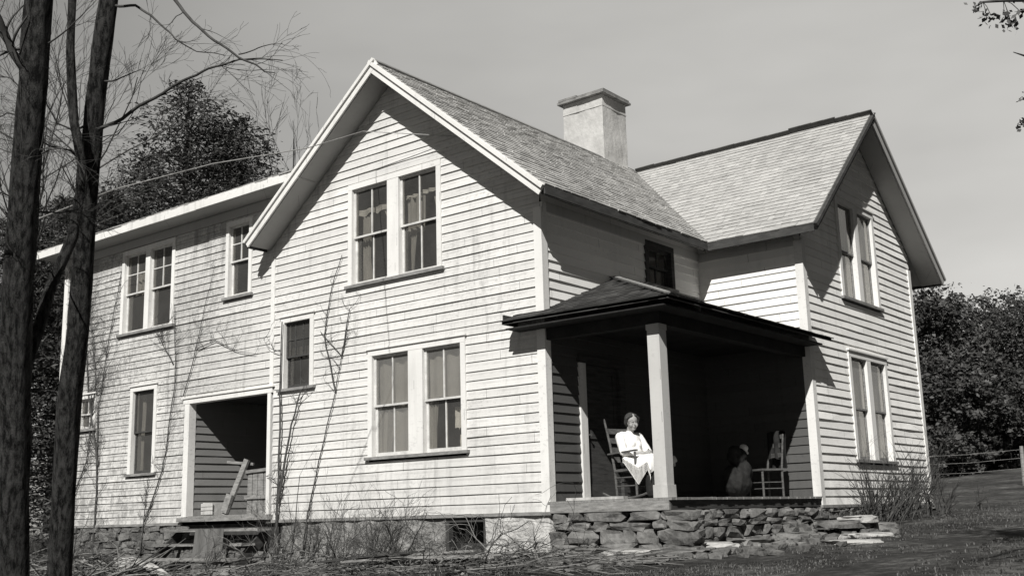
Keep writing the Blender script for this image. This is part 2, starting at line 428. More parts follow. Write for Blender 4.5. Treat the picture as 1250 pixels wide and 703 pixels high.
# entry recess at the left with its own boarded side wall
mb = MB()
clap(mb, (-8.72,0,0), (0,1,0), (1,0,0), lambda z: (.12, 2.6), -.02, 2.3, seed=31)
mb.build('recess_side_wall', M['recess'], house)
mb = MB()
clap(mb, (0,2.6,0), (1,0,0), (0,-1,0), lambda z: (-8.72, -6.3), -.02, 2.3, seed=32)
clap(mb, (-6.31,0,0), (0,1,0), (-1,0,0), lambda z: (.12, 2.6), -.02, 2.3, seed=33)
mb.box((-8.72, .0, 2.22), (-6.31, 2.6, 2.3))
mb.build('recess_back_wall', M['mortar_and_shade'], house)  # recess shade put into near-black boards on back and right walls
mb = MB(); y = .0
while y < 2.58: mb.box((-8.72, y, -.09), (-6.31, y+.1, -.03+R.uniform(0, .006))); y += .106
mb.build('recess_floor', M['porch_boards'], house)
mb = MB()
mb.box((-8.86, -.04, -.04), (-8.70, .12, 2.14)); mb.box((-6.33, -.04, -.04), (-6.24, .12, 2.14)); mb.box((-8.9, -.045, 2.14), (-6.2, .12, 2.24))
mb.box((-8.95, -.07, 2.24), (-6.15, .0, 2.27))
mb.build('door_casing', M['trim'], house)
mb = MB(); mb.box((-8.92, -.10, -.13), (-6.16, .06, -.05)); mb.build('door_sill', M['grey_wood'], house)

# ------------------------------------------------------------------ windows
def window(O, U, N, cells, z0, z1, casing=.1, panes=(2, 1), fr='trim', glass='glass', curtain=None, head=True, sash='sash', light_lower=None, meet=.5, label=None):
    O, U, N = V(O), V(U), V(N); Z = V((0, 0, 1))
    def bx(mb, u0, u1, n0, n1, a, b):
        mb.obox(O+U*((u0+u1)/2)+N*((n0+n1)/2)+Z*((a+b)/2), U*((u1-u0)/2), N*((n1-n0)/2), Z*((b-a)/2))
    ua, ub = cells[0][0], cells[-1][1]
    mb = MB()
    bx(mb, ua-casing, ua, -.13, .036, z0, z1); bx(mb, ub, ub+casing, -.13, .036, z0, z1)
    bx(mb, ua-casing, ub+casing, -.13, .038, z1, z1+casing)
    for c, d in zip(cells, cells[1:]): bx(mb, c[1], d[0], -.13, .034, z0, z1)
    if head: bx(mb, ua-casing-.03, ub+casing+.03, 0, .065, z1+casing, z1+casing+.03)
    w = mb.build('window', M[fr], house)
    if label: w['label'] = label
    mb = MB(); bx(mb, ua-casing-.05, ub+casing+.05, -.14, .075, z0-.05, z0); mb.build('sill', M['grey_wood'], w)
    for ci, (u0, u1) in enumerate(cells):
        zm = z0+(z1-z0)*meet
        for k, (a, b, n) in enumerate(((zm-.02, z1, -.045), (z0, zm+.02, -.085))):
            mb = MB(); s = .042
            bx(mb, u0, u0+s, n-.018, n+.018, a, b); bx(mb, u1-s, u1, n-.018, n+.018, a, b)
            bx(mb, u0+s, u1-s, n-.018, n+.018, b-s*(1 if k == 0 else .8), b); bx(mb, u0+s, u1-s, n-.018, n+.018, a, a+s*(1.6 if k else .8))
            nv, nh = panes if not isinstance(panes[0], tuple) else panes[k]
            for i in range(1, nv):
                uu = u0+s+(u1-u0-2*s)*i/nv; bx(mb, uu-.012, uu+.012, n-.014, n+.014, a+s*.8, b-s*.8)
            for i in range(1, nh):
                zz = a+s+(b-a-2*s)*i/nh; bx(mb, u0+s, u1-s, n-.012, n+.012, zz-.011, zz+.011)
            mb.build('sash', M[sash], w)
            mb = MB(); bx(mb, u0+s*.8, u1-s*.8, n-.002, n+.002, a+s*.6, b-s*.6)
            g = glass[ci][k] if isinstance(glass, (list, tuple)) else glass
            if g: mb.build('pane', M[g], w)
        cu = curtain[ci] if isinstance(curtain, (list, tuple)) else curtain
        if cu: cu(w, O, U, N, u0, u1, z0, z1)
    return w

def drape(parts, mat='interior_cloth', depth=-.2):
    """hanging cloth sheets: each part = (u fraction from, to, z fraction bottom, top, gather, sag)"""
    def f(w, O, U, N, u0, u1, z0, z1):
        for (a, b, zb, zt, gat, sag) in parts:
            mb = MB(); nu, nv = 24, 12; g = []
            sd = R.uniform(0, 50)
            for j in range(nv+1):
                t = j/nv
                for i in range(nu+1):
                    s = i/nu
                    # gather narrows the cloth half way down, like a tied or torn curtain
                    mid = a if gat >= 0 else b
                    uu = a+(b-a)*s; k = abs(gat)*(1-t)**1.0*(1 if sag == 0 else math.sin(math.pi*min(1, (1-t)*1.2)))
                    uu = uu+(mid-uu)*k
                    zz = zb+(zt-zb)*t+sag*math.sin(math.pi*s)*-1*(1 if t > .9 else 0)
                    dd = depth+.022*math.sin(s*19+sd)+.012*nz(s*3+sd, t*3)
                    zz += .03*nz(s*5+sd, 7.)*(1-t)
                    g.append(O+U*(u0+(u1-u0)*uu)+N*dd+V((0, 0, z0+(z1-z0)*zz)))
            n0 = len(mb.v); mb.add(g+[p-N*.004 for p in g], [])
            W_ = nu+1; T = len(g)
            for j in range(nv):
                for i in range(nu):
                    q = j*W_+i; mb.f.append((q, q+1, q+W_+1, q+W_)); mb.m.append(0); mb.f.append((T+q, T+q+W_, T+q+W_+1, T+q+1)); mb.m.append(0)
            mb.build('curtain', M[mat], w, smooth=True)
    return f
shade = lambda zb, mat='shade_cloth': drape([(0.02, .98, zb, .99, 0, 0)], mat, -.13)
lace = drape([(.04, .5, .0, .97, .3, 0), (.5, .96, .0, .97, -.3, 0)], 'interior_cloth', -.17)
FA = ((0,0,0), (1,0,0), (0,-1,0)); FC = ((W,0,0), (0,1,0), (1,0,0)); FB = ((0,0,0), (0,1,0), (1,0,0))
def both(*fs):
    def f(*a):
        for g in fs: g(*a)
    return f
window(*FA, WIN_A_UP, 3.81, 5.54, curtain=[both(drape([(.06, .34, .0, .74, .5, .02)], depth=-.18), drape([(.0, 1., .74, .80, 0, .0)], 'shade_cloth', -.15), drape([(.68, .99, .5, .76, -.8, 0)], depth=-.19)),
      both(drape([(.03, .5, .42, .80, .05, .0)], depth=-.18), drape([(.0, .5, .79, .82, 0, 0)], 'shade_cloth', -.15), drape([(.45, 1., .80, .84, 0, 0)], 'shade_cloth', -.16), drape([(.1, .28, .02, .5, .7, 0)], depth=-.2), drape([(.72, 1., .5, .75, -.4, 0)], depth=-.2))], head=False)
window(*FA, WIN_A_LO, .83, 2.52, curtain=[both(shade(.02), drape([(.0, .5, 0, .5, .2, 0)], depth=-.12)), both(shade(.52), drape([(.05, .28, 0.03, .5, .3, 0)], depth=-.12), drape([(.6, 1., .22, .42, .2, 0)], 'white_cloth', depth=-.22), drape([(.68, 1., .02, .16, .2, 0)], 'white_cloth', depth=-.24))],
       glass=[('glass_dusty', 'glass_dusty'), ('glass_dusty', 'glass')])
window(*FA, [(-5.9, -5.2)], 2.17, 3.38, panes=((3, 2), (2, 1)), glass='glass', fr='trim', sash='dark_wood', casing=.1, meet=.48, label='small window with a dark sash beside the vine')
window(*FA, [(-11.2, -10.42), (-10.26, -9.48)], 3.82, 5.54, casing=.1, panes=((2, 2), (1, 1)), glass='glass', sash='sash', curtain=[drape([(.1, .9, .5, .9, .3, 0)], depth=-.2), None], head=False)
window(*FA, [(-7.6, -6.98)], 4.1, 5.52, casing=.09, panes=((2, 2), (1, 1)), glass='glass', head=False)
window(*FA, [(-10.68, -9.93)], .86, 2.55, casing=.1, panes=(1, 1), glass='glass', sash='dark_wood', curtain=drape([(.03, .2, 0, .95, .3, 0)], depth=-.2))
window(*FA, [(-12.76, -12.18)], 1.9, 2.56, casing=.09, panes=((2, 1), (2, 1)), glass='glass', sash='sash', curtain=drape([(.3, .8, .1, .9, 0, 0)]))
window(*FC, [(6.68, 7.44), (7.64, 8.4)], 3.66, 5.5, casing=.11, panes=(1, 1), glass='glass_dusty', sash='grey_wood', curtain=lace)
window(*FC, [(6.68, 7.44), (7.64, 8.4)], .65, 2.53, casing=.11, panes=(1, 1), glass='glass_dusty', sash='grey_wood', curtain=lace)
window(*FB, [(3.06, 3.83)], 3.68, 4.35, casing=.1, panes=(2, 1), glass='glass', sash='dark_wood', fr='dark_wood', head=False)

# porch door in the nook wall
mb = MB()
mb.box((-.1, .82, 0), (.045, .99, 2.1)); mb.build('door_casing', M['trim'], house)
mb = MB(); mb.box((-.1, 1.93, 0), (.045, 2.1, 2.1)); mb.box((-.1, .8, 2.1), (.05, 2.12, 2.22)); mb.build('door_casing', M['dark_wood'], house)  # right and top casing coloured dark to carry the porch shade
mb = MB(); 
for a, b in ((1.0, 1.1), (1.82, 1.92)): mb.box((-.05, a, .02), (-.012, b, 2.09))
for a, b in ((.02, .26), (.95, 1.08), (1.98, 2.09)): mb.box((-.05, 1.1, a), (-.012, 1.82, b))
mb.box((-.04, 1.1, .26), (-.03, 1.82, 1.98))
dr = mb.build('door', M['dark_wood'], house)
mb = MB(); mb.tube([(-.01, 1.06, 1.0), (.03, 1.06, 1.0), (.05, 1.06, 1.0)], [.012, .012, .028], 10); mb.build('door_handle', M['tin'], dr)

# ------------------------------------------------------------------ roofs
def shingles(mb, O, U, S, Lu, Ls, e=.145, clip=None, lift=.016, start=0.):
    """courses of single shingles laid on the plane O + U*u + S*s (S runs up the slope)"""
    O, U, S = V(O), V(U).normalized(), V(S).normalized(); N = U.cross(S).normalized()
    if N.z < 0: N = -N
    k = 0; s = -.03
    while s < Ls:
        u = start
        while u < Lu:
            w = R.uniform(.09, .24); u1 = min(u+w, Lu)
            um = (u+u1)/2
            if clip is None or clip(um, s+e*.5):
                j = R.uniform(-.012, .012)+.03*nz(u*.5, k*.7); h = lift*1.25+R.uniform(0, .008)
                s0, s1 = s+j, min(s+e+.02, Ls+.02)
                g = .004; t1 = .004
                P = lambda a, b, n: O+U*a+S*b+N*n
                a0, a1 = u+g/2, u1-g/2
                if clip is not None:
                    pass
                vs = [P(a0, s0, h), P(a1, s0, h+R.uniform(-.003, .003)), P(a1, s1, t1+.004), P(a0, s1, t1+.004), P(a0, s0, 0), P(a1, s0, 0), P(a1, s1, 0), P(a0, s1, 0)]
                fs = [(0, 1, 2, 3), (4, 5, 1, 0), (5, 6, 2, 1), (7, 4, 0, 3)]
                if U.cross(S).dot(N) < 0: fs = [tuple(reversed(f)) for f in fs]
                mb.add(vs, fs)
            u = u1
        s += e; k += 1
def slab(mb, O, U, S, Lu, Ls, t=.05, up=0.):
    O, U, S = V(O), V(U).normalized(), V(S).normalized(); N = U.cross(S).normalized()
    if N.z < 0: N = -N
    mb.obox(O+U*Lu/2+S*Ls/2+N*(up-t/2), U*Lu/2, S*Ls/2, N*t/2)

OV = .5
# front gable roof: eave right at x=.45, left at x=-6.45
Sr = V((-1, 0, SR)).normalized(); Sl = V((1, 0, SLf)).normalized()
XE, XEL = .45, -6.45
zE, zEL = RZ-SR*(XE-RX), RZ-SLf*(RX-XEL)
Lr = math.hypot(XE-RX, RZ-zE); Ll = math.hypot(RX-XEL, RZ-zEL)
ROOFEND = YC1+.4
mb = MB(); shingles(mb, (XE, -OV, zE), (0, 1, 0), Sr, 9.2, Lr); 
shingles(mb, (XEL, -OV, zEL), (0, 1, 0), Sl, ROOFEND+OV, Ll)
mb2 = MB(); slab(mb2, (XE, -OV, zE), (0, 1, 0), Sr, ROOFEND+OV, Lr, .04); slab(mb2, (XEL, -OV, zEL), (0, 1, 0), Sl, ROOFEND+OV, Ll, .04)
roof1 = mb.build('roof', M['shingle_mid'], house); roof1['label'] = 'steep shingled roof of the front gable'
mb2.build('roof_deck', M['dark_wood'], roof1)
# cross gable roof
Sf = V((0, 1, SF)).normalized(); Sb = V((0, -1, SB)).normalized()
YE, YEB = 4.43, 11.25
zF, zB = AZ-SF*(AY-YE), AZ-SB*(YEB-AY); Lf = math.hypot(AY-YE, AZ-zF); Lb = math.hypot(YEB-AY, AZ-zB)
X2 = W+.47
mb = MB()
def above1(u, s):   # keep only the part that rises above the first roof
    x = -3.2+u; z = zF+s*Sf.z
    return z > RZ-SR*(x-RX)-.12
shingles(mb, (-3.2, YE, zF), (1, 0, 0), Sf, X2+3.2, Lf, clip=above1)
shingles(mb, (-3.2, YEB, zB), (1, 0, 0), Sb, X2+3.2, Lb)
roof2 = mb.build('roof', M['shingle_light'], house); roof2['label'] = 'pale silvered shingle roof of the side gable'
mb = MB()
# deck stays inside the house outline
slab(mb, (.2, YE, zF), (1, 0, 0), Sf, X2-.2, Lf, .04); slab(mb, (.2, YEB, zB), (1, 0, 0), Sb, X2-.2, Lb, .04)
slab(mb, (-3.2, AY, AZ), (1, 0, 0), (0, -1, -SF), 3.4, 1.2, .04)
mb.build('roof_deck', M['dark_wood'], roof2)
mb = MB()
for i in range(22):   # uneven ridge boards on the side gable
    a = -2.95+i*.25; b = a+.25
    hz = .03+.012*nz(i*.6)+(.035 if 15 <= i <= 18 else 0)
    mb.beam((a, AY-.06, AZ+hz-.03), (b, AY-.06, AZ+hz-.03+.004), .15, .025, (0, .75, 1)); mb.beam((a, AY+.06, AZ+hz-.03), (b, AY+.06, AZ+hz-.03), .15, .025, (0, -.75, 1))
mb.build('ridge_boards', M['tar'], roof2)
mb = MB()
mb.beam((RX+.055, -OV, RZ+.005), (RX+.055, 6.45, RZ-.02), .14, .022, (.8, 0, 1)); mb.beam((RX-.055, -OV, RZ+.005), (RX-.055, 6.45, RZ-.02), .14, .022, (-.8, 0, 1))
mb.build('ridge_boards', M['grey_wood'], roof1)

def along(p, S, s): return V(p)+S*s
# soffits and rake boards, front gable
mb = MB()
Nr = V((SR, 0, 1)).normalized(); Nl = V((-SLf, 0, 1)).normalized()
def under(mb, O, U, S, Lu, Ls, N, depth, t=.02):
    O, U, S, N = V(O), V(U).normalized(), V(S).normalized(), V(N).normalized()
    mb.obox(O+U*Lu/2+S*Ls/2-N*(depth+t/2), U*Lu/2, S*Ls/2, N*t/2)
under(mb, (XE, -OV+.02, zE), (0, 1, 0), Sr, OV-.025, Lr+.05, Nr, .15); under(mb, (XEL, -OV+.02, zEL), (0, 1, 0), Sl, OV-.025, Ll+.05, Nl, .15)
# horizontal right eave soffit following the roof slope
under(mb, (XE-.02, 0, zE), (0, 1, 0), Sr, 4.5, .52, Nr, .13)
under(mb, (XEL+.02, 0, zEL), (0, 1, 0), Sl, 9, .3, Nl, .13)
# side gable rake and eaves
Nf = V((0, -SF, 1)).normalized(); Nb = V((0, SB, 1)).normalized()
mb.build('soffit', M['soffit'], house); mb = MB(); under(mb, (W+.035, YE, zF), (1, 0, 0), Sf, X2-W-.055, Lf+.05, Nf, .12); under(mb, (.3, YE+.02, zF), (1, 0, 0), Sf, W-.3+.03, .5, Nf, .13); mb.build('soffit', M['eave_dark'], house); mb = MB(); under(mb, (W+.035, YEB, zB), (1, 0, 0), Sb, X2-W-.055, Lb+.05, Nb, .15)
under(mb, (.3, YEB-.02, zB), (1, 0, 0), Sb, W-.3+.03, .9, Nb, .13)
mb.build('soffit', M['soffit'], house)
mb = MB()
def rake(mb, p0, p1, N, out, h=.17, t=.028, e=0.):
    p0, p1, N, out = V(p0), V(p1), V(N).normalized(), V(out)
    d = (p1-p0)
    mb.obox((p0+p1)/2-N*(h/2)+out*t/2, d/2, out*t/2, N*h/2)
    mb.obox((p0+p1)/2-N*.035+out*(t+.018+e), d/2, out*.018, N*.03)
rake(mb, (XE+.03, -OV, zE-.03*SR), (RX-.02, -OV, RZ+.02*SR), Nr, (0, -1, 0)); rake(mb, (XEL-.03, -OV, zEL-.03*SLf), (RX+.05, -OV, RZ+.05*SLf), Nl, (0, -1, 0), t=.031, e=.0)
mb.build('rake_board', M['trim'], house)
mb = MB()
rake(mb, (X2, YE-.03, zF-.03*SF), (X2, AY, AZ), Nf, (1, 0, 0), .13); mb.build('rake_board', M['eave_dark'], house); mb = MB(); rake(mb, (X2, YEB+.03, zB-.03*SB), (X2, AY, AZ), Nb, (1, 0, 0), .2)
mb.build('rake_board', M['soffit'], house)
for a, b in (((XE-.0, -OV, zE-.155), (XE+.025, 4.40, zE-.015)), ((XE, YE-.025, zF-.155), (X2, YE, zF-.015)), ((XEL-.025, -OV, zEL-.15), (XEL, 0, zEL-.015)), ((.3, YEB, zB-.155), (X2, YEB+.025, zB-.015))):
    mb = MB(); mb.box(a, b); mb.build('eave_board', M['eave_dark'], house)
# friezes under the eaves
mb = MB()
mb.box((0.0, .116, 4.36), (.035, D-.04, 4.52)); mb.box((.04, D-.036, 4.34), (W-.116, D, 4.5))
mb.build('frieze_board', M['trim_old'], house)

# wing roof with its broad white eave board
WE, WY = 6.02, -.5
Sw = V((0, 1, .3)).normalized()
mb = MB(); shingles(mb, (-14.0, WY, WE), (1, 0, 0), Sw, 14-5.0, 3.8, e=.2); shingles(mb, (-14.0, 6.5, WE), (1, 0, 0), (0, -1, .33), 14-5.0, 3.6, e=.3)
wr = mb.build('roof', M['shingle_mid'], house); wr['label'] = 'low shingled roof of the left wing'
mb = MB(); slab(mb, (-14.0, WY, WE), (1, 0, 0), Sw, 9., 3.8, .04); slab(mb, (-14.0, 6.5, WE), (1, 0, 0), (0, -1, .33), 9, 3.6, .04); mb.build('roof_deck', M['dark_wood'], wr)
mb = MB()
x = -14.03
while x < -5.0:
    x1 = min(x+R.uniform(1.4, 2.6), -5.0); j = R.uniform(-.006, .006)
    mb.box((x, WY-.03+j, WE-.17+j), (x1-.006, WY-.001, WE-.005+j)); x = x1
mb.build('eave_board', M['trim'], wr)
mb = MB(); mb.box((-14., WY, WE-.17), (-5.0, -.002, WE-.15)); mb.box((-13.6, -.04, 5.66), (-5.6, -.001, 5.84)); mb.build('soffit', M['soffit'], wr)
mb = MB()
mb.add([(XL, 0, 5.7), (XL, 6, 5.7), (XL, 3.1, 6.95), (XL+.1, 0, 5.7), (XL+.1, 6, 5.7), (XL+.1, 3.1, 6.95)], [(0, 2, 1), (3, 4, 5), (0, 1, 4, 3), (1, 2, 5, 4), (2, 0, 3, 5)])
mb.box((XL, 0, 5.5), (XL+.1, 6, 5.72))
mb.build('wing_gable_end', M['siding'], house)

# chimney
cx0, cx1, cy0, cy1 = -4.09, -3.02, 6.5, 7.45
mb = MB(); g = 10
def stucco_box(mb, a, b, amp, seed, n=14):
    bm = bmesh.new(); bmesh.ops.create_cube(bm, size=1); bmesh.ops.subdivide_edges(bm, edges=bm.edges[:], cuts=n, use_grid_fill=True)
    vs = []
    for v in bm.verts:
        p = V((a[0]+(v.co.x+.5)*(b[0]-a[0]), a[1]+(v.co.y+.5)*(b[1]-a[1]), a[2]+(v.co.z+.5)*(b[2]-a[2])))
        k = amp*nz(p.x*3+seed, p.y*3, p.z*2)+amp*.4*nz(p.x*9, p.y*9+seed, p.z*9)
        vs.append(p+V((v.co.x, v.co.y, 0))*2*k)
    mb.add(vs, [tuple(v.index for v in f.verts) for f in bm.faces]); bm.free()
stucco_box(mb, (cx0, cy0, 6.2), (cx1, cy1, 8.98), .018, 3)
stucco_box(mb, (cx0-.012, cy0-.012, 8.72), (cx1+.012, cy1+.012, 8.74), .01, 5, 4)
ch = mb.build('chimney', M['stucco'], house)
mb = MB()
for i, (ox, t) in enumerate(((.1, .055), (.07, .05))):   # broken slate cap laid in two uneven layers
    z = 8.985+i*.057
    for (a, b, c, d) in ((cx0-ox, cx0+.45, cy0-ox-.02, cy1+ox), (cx0+.46, cx1+ox, cy0-ox, cy1+ox)):
        mb.box((a+R.uniform(-.02, .02), c+R.uniform(-.02, .02), z), (b, d, z+t), .006)
mb.rock((-3.5, 7.0, 9.12), (.3, .3, .06), .3, 2.)
mb.build('chimney_cap', M['cap'], ch)
mb = MB(); mb.box((cx0-.05, cy0-.05, 7.0), (cx1+.04, cy1+.05, 7.1)); mb.build('flashing', M['tar'], ch)

# ------------------------------------------------------------------ foundation
mb = MB()
mb.box((XL+.06, .03, -1.9), (-2.02, .4, -.19)); mb.box((-1.2, .03, -1.6), (-.02, .4, -.19)); mb.box((-2.02, .03, -1.6), (-1.2, .4, -.74)); mb.box((-2.02, .34, -.74), (-1.2, .4, -.19))
mb.box((W-.4, D+.03, -1.4), (W-.03, YC1-.03, -.19)); mb.box((XL+.06, .4, -1.9), (XL+.4, 5.9, -.14)); mb.box((-.4, .1, -1.5), (-.03, D, -.14))
mb.build('foundation_core', M['mortar_and_shade'], house)
mb = MB()
x = XL+.1
def stone_course(mb, P, L, z0, z1, h=(.1, .2), w=(.18, .5), dep=.12, seed=0, sharp=.45, skip=None):
    """rows of rough stones on a wall line; P(u, out, z) gives points"""
    z = z0
    while z < z1-.04:
        hh = min(R.uniform(*h), z1-z); u = R.uniform(-.2, 0)
        while u < L:
            ww = R.uniform(*w); uc = u+ww/2; p, ang = P(uc, R.uniform(-.02, .04), z+hh/2)
            if not (skip and skip(uc, z+hh/2)):
                mb.rock(p, (ww*.62, dep, hh*.66), ang+R.uniform(-.08, .08), R.uniform(0, 99), 2, R.uniform(-.14, .14), .38, sharp)
            u += ww*.98
        z += hh*.92
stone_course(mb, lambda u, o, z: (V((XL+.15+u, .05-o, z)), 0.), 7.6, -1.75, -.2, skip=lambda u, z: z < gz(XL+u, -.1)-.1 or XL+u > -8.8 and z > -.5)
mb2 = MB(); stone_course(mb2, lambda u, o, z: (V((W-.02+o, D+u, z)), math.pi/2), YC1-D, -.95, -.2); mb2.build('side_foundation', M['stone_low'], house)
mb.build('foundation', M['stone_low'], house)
mb = MB()
stucco_box(mb, (-1.2, -.005, -1.5), (-.0, .5, -.19), .05, 11, 20)
mb.build('whitewashed_pier', M['parge'], house)
mb = MB(); stucco_box(mb, (-5.95, -.005, -1.6), (-2.03, .4, -.19), .07, 17, 26); mb.build('rendered_base', M['parge_dim'], house)
mb = MB()
for i in range(1): mb.box((-2.02, .0, -.26), (-1.2, .1, -.19)); mb.box((-2.02, .0, -.78), (-1.2, .12, -.72)); mb.box((-2.03, .0, -.72), (-1.96, .1, -.26)); mb.box((-1.26, .0, -.72), (-1.2, .1, -.26))
bw = mb.build('basement_window', M['dark_wood'], house)

# ------------------------------------------------------------------ porch (moves with the house)
mb = MB(); x = .01
y = -.045
while y < D-.03:
    mb.box((.0, y, -.035), (W+.03+R.uniform(-.012, .012), min(y+.098, D-.02), -.002+R.uniform(-.003, .003))); y += .103
mb.build('porch_floor', M['porch_boards'], house)
mb = MB(); mb.box((.035, -.05, -.165), (W-.02, -.01, -.037)); mb.build('porch_skirt_board', M['grey_wood'], house)
mb = MB(); mb.box((W-.08, .0, -.16), (W-.01, D, -.037)); mb.box((.1, .1, -.16), (W-.1, .2, -.04)); mb.build('porch_joist', M['dark_wood'], house)
px0, px1, py0, py1 = 1.79, 1.98, -.02, .17
mb = MB()
mb.box((px0, py0, 0), (px1, py1, 2.36), .003); mb.box((px0-.018, py0-.018, 0), (px1+.018, py1+.018, .17), .003)
mb.box((px0-.01, py0-.01, 2.28), (px1+.01, py1+.01, 2.36))
mb.build('porch_post', M['trim_old'], house)
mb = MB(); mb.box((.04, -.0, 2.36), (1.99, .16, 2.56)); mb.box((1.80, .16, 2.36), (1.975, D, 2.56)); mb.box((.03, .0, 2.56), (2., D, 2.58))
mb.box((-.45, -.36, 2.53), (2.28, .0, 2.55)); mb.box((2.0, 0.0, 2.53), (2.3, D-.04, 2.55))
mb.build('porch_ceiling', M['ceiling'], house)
pe, hp_ = 2.66, 3.60
PY0, PX1 = -.38, 2.36
Spf = V((0, 1, (hp_-pe)/(2.0-PY0))).normalized(); Spx = V((-1, 0, (hp_-pe)/PX1)).normalized()
Lpf = (2.0-PY0)/Spf.y; Lpx = PX1/abs(Spx.x)
mb = MB()
def cl1(u, s):
    x = -.5+u; y = PY0+s*Spf.y
    if y > 0 and x < 0.02: return False
    return x < PX1-(y-PY0)*(PX1/(2.0-PY0))+.04
shingles(mb, (-.5, PY0, pe), (1, 0, 0), Spf, PX1+.5, Lpf, e=.15, clip=cl1, lift=.01)
def cl2(u, s):
    y = PY0+u; x = PX1-s*abs(Spx.x)
    if x < W+.04 and y > D-.03: return False
    return (y-PY0)*(PX1/(2.0-PY0)) > PX1-x-.04
shingles(mb, (PX1, PY0, pe), (0, 1, 0), Spx, 5.1-PY0, Lpx, e=.15, clip=cl2, lift=.01)
pr = mb.build('porch_roof', M['shingle_dark'], house)
mb = MB()
n1 = V((0, 0, -.035))
A = [V((0.001, PY0, pe)), V((PX1, PY0, pe)), V((.001, 2.0, hp_))]; mb.add(A+[p+n1 for p in A], [(0, 1, 2), (5, 4, 3), (0, 3, 4, 1), (1, 4, 5, 2), (2, 5, 3, 0)])
A = [V((-.5, PY0, pe)), V((0.001, PY0, pe)), V((.001, -.002, pe+.38*.395)), V((-.5, -.002, pe+.38*.395))]; mb.add(A+[p+n1 for p in A], [(0, 1, 2, 3), (7, 6, 5, 4), (0, 4, 5, 1), (2, 6, 7, 3), (3, 7, 4, 0)])
A = [V((PX1, PY0, pe)), V((PX1, D-.03, pe)), V((.001, D-.03, hp_)), V((.001, 2.0, hp_))]; mb.add(A+[p+n1 for p in A], [(0, 1, 2, 3), (7, 6, 5, 4), (0, 4, 5, 1), (1, 5, 6, 2), (2, 6, 7, 3)])
A = [V((PX1, D-.03, pe)), V((PX1, 5.1, pe)), V((W+.04, 5.1, pe+.13)), V((W+.04, D-.03, pe+.13))]; mb.add(A+[p+n1 for p in A], [(0, 1, 2, 3), (7, 6, 5, 4), (0, 4, 5, 1), (1, 5, 6, 2), (2, 6, 7, 3)])
mb.box((-.5, PY0, pe-.05), (PX1, PY0+.02, pe-.002)); mb.box((PX1-.02, PY0+.02, pe-.05), (PX1, 5.1, pe-.002)); mb.box((-.5, PY0+.02, pe-.05), (-.48, -.002, pe+.1))
mb.build('roof_deck', M['dark_wood'], pr)
mb = MB()
mb.beam((PX1-.01, PY0+.01, pe+.03), (.02, 2.0, hp_+.035), .09, .02); mb.beam((.03, 2., hp_+.03), (.03, D-.05, hp_+.03), .06, .03)
mb.build('hip_board', M['grey_wood'], pr)
# stone underpinning of the porch
mb = MB()
stone_course(mb, lambda u, o, z: (V((.1+u, .09-o-(-.16-z)*.12, z)), 0.), 1.9, -1.0, -.17, (.07, .21), (.16, .75), .19, sharp=.55)
stone_course(mb, lambda u, o, z: (V((W-.12+o+(-.16-z)*.15, .1+u, z)), math.pi/2), D-.1, -1.0, -.17, (.06, .2), (.14, .7), .2, sharp=.55)
po = mb.build('porch_stone_underpinning', M['stone'], house)

# ------------------------------------------------------------------ things on the porch and in the recess
def chair_rocking(loc, rz):
    root = empty('rocking_chair', (0, 0, 0), 'wooden ladder-back rocking chair in which the seated woman sits on the porch', 'rocking chair')
    T = []
    def part(name, mb, mat='chair_wood', p=root): T.append(mb.build(name, M[mat], p, smooth=False)); return T[-1]
    for s in (-1, 1):     # local frame: +x forward, y sideways
        mb = MB(); mb.tube([(-.52, s*.24, .10), (-.36, s*.24, .045), (-.1, s*.24, .018), (.1, s*.24, .02), (.33, s*.24, .05), (.42, s*.24, .075)], .017, 6); part('rocker', mb)
        mb = MB(); mb.tube([(-.22, s*.23, .035), (-.25, s*.23, .42), (-.33, s*.235, .8), (-.42, s*.24, 1.13), (-.43, s*.24, 1.18)], [.018, .02, .018, .016, .009], 8); part('back_post', mb)
        mb = MB(); mb.tube([(.23, s*.25, .03), (.23, s*.25, .2), (.23, s*.25, .42), (.23, s*.26, .66)], [.017, .021, .018, .017], 8); part('leg', mb)
        mb = MB(); mb.obox((-.03, s*.265, .67), (.3, 0, .015), (0, .032, 0), (0, 0, .01)); part('arm', mb)
    mb = MB()
    for z in (.16, .28): 
        mb.tube([(.23, -.25, z), (.23, .25, z)], .011, 6)
        for s in (-1, 1): mb.tube([(-.23, s*.23, z+.03), (.23, s*.25, z+.03)], .010, 6)
    mb.tube([(-.24, -.23, .25), (-.24, .23, .25)], .011, 6); part('stretcher', mb)
    mb = MB(); mb.obox((0, 0, .42), (.25, 0, .01), (0, .25, 0), (0, 0, .018)); part('seat', mb)
    for k, z in enumerate((.58, .72, .86, 1.0)):
        xx = -.27-(z-.45)*.21; mb = MB(); N = 8
        for i in range(N):
            a = -1+2*i/N; b = a+2/N; f = lambda t: xx-.03*(1-t*t)
            mb.obox(((f(a)+f(b))/2, .225*(a+b)/2, z), ((f(b)-f(a))/2, .225*(b-a)/2, 0), (.006, 0, 0), (-.008, 0, .04))
        part('back_slat', mb)
    root.location = loc; root.rotation_euler = (0, 0, rz); return root
CH = V((1.04, .78, .0)); CR = math.radians(-16)
chair_rocking(CH, CR)

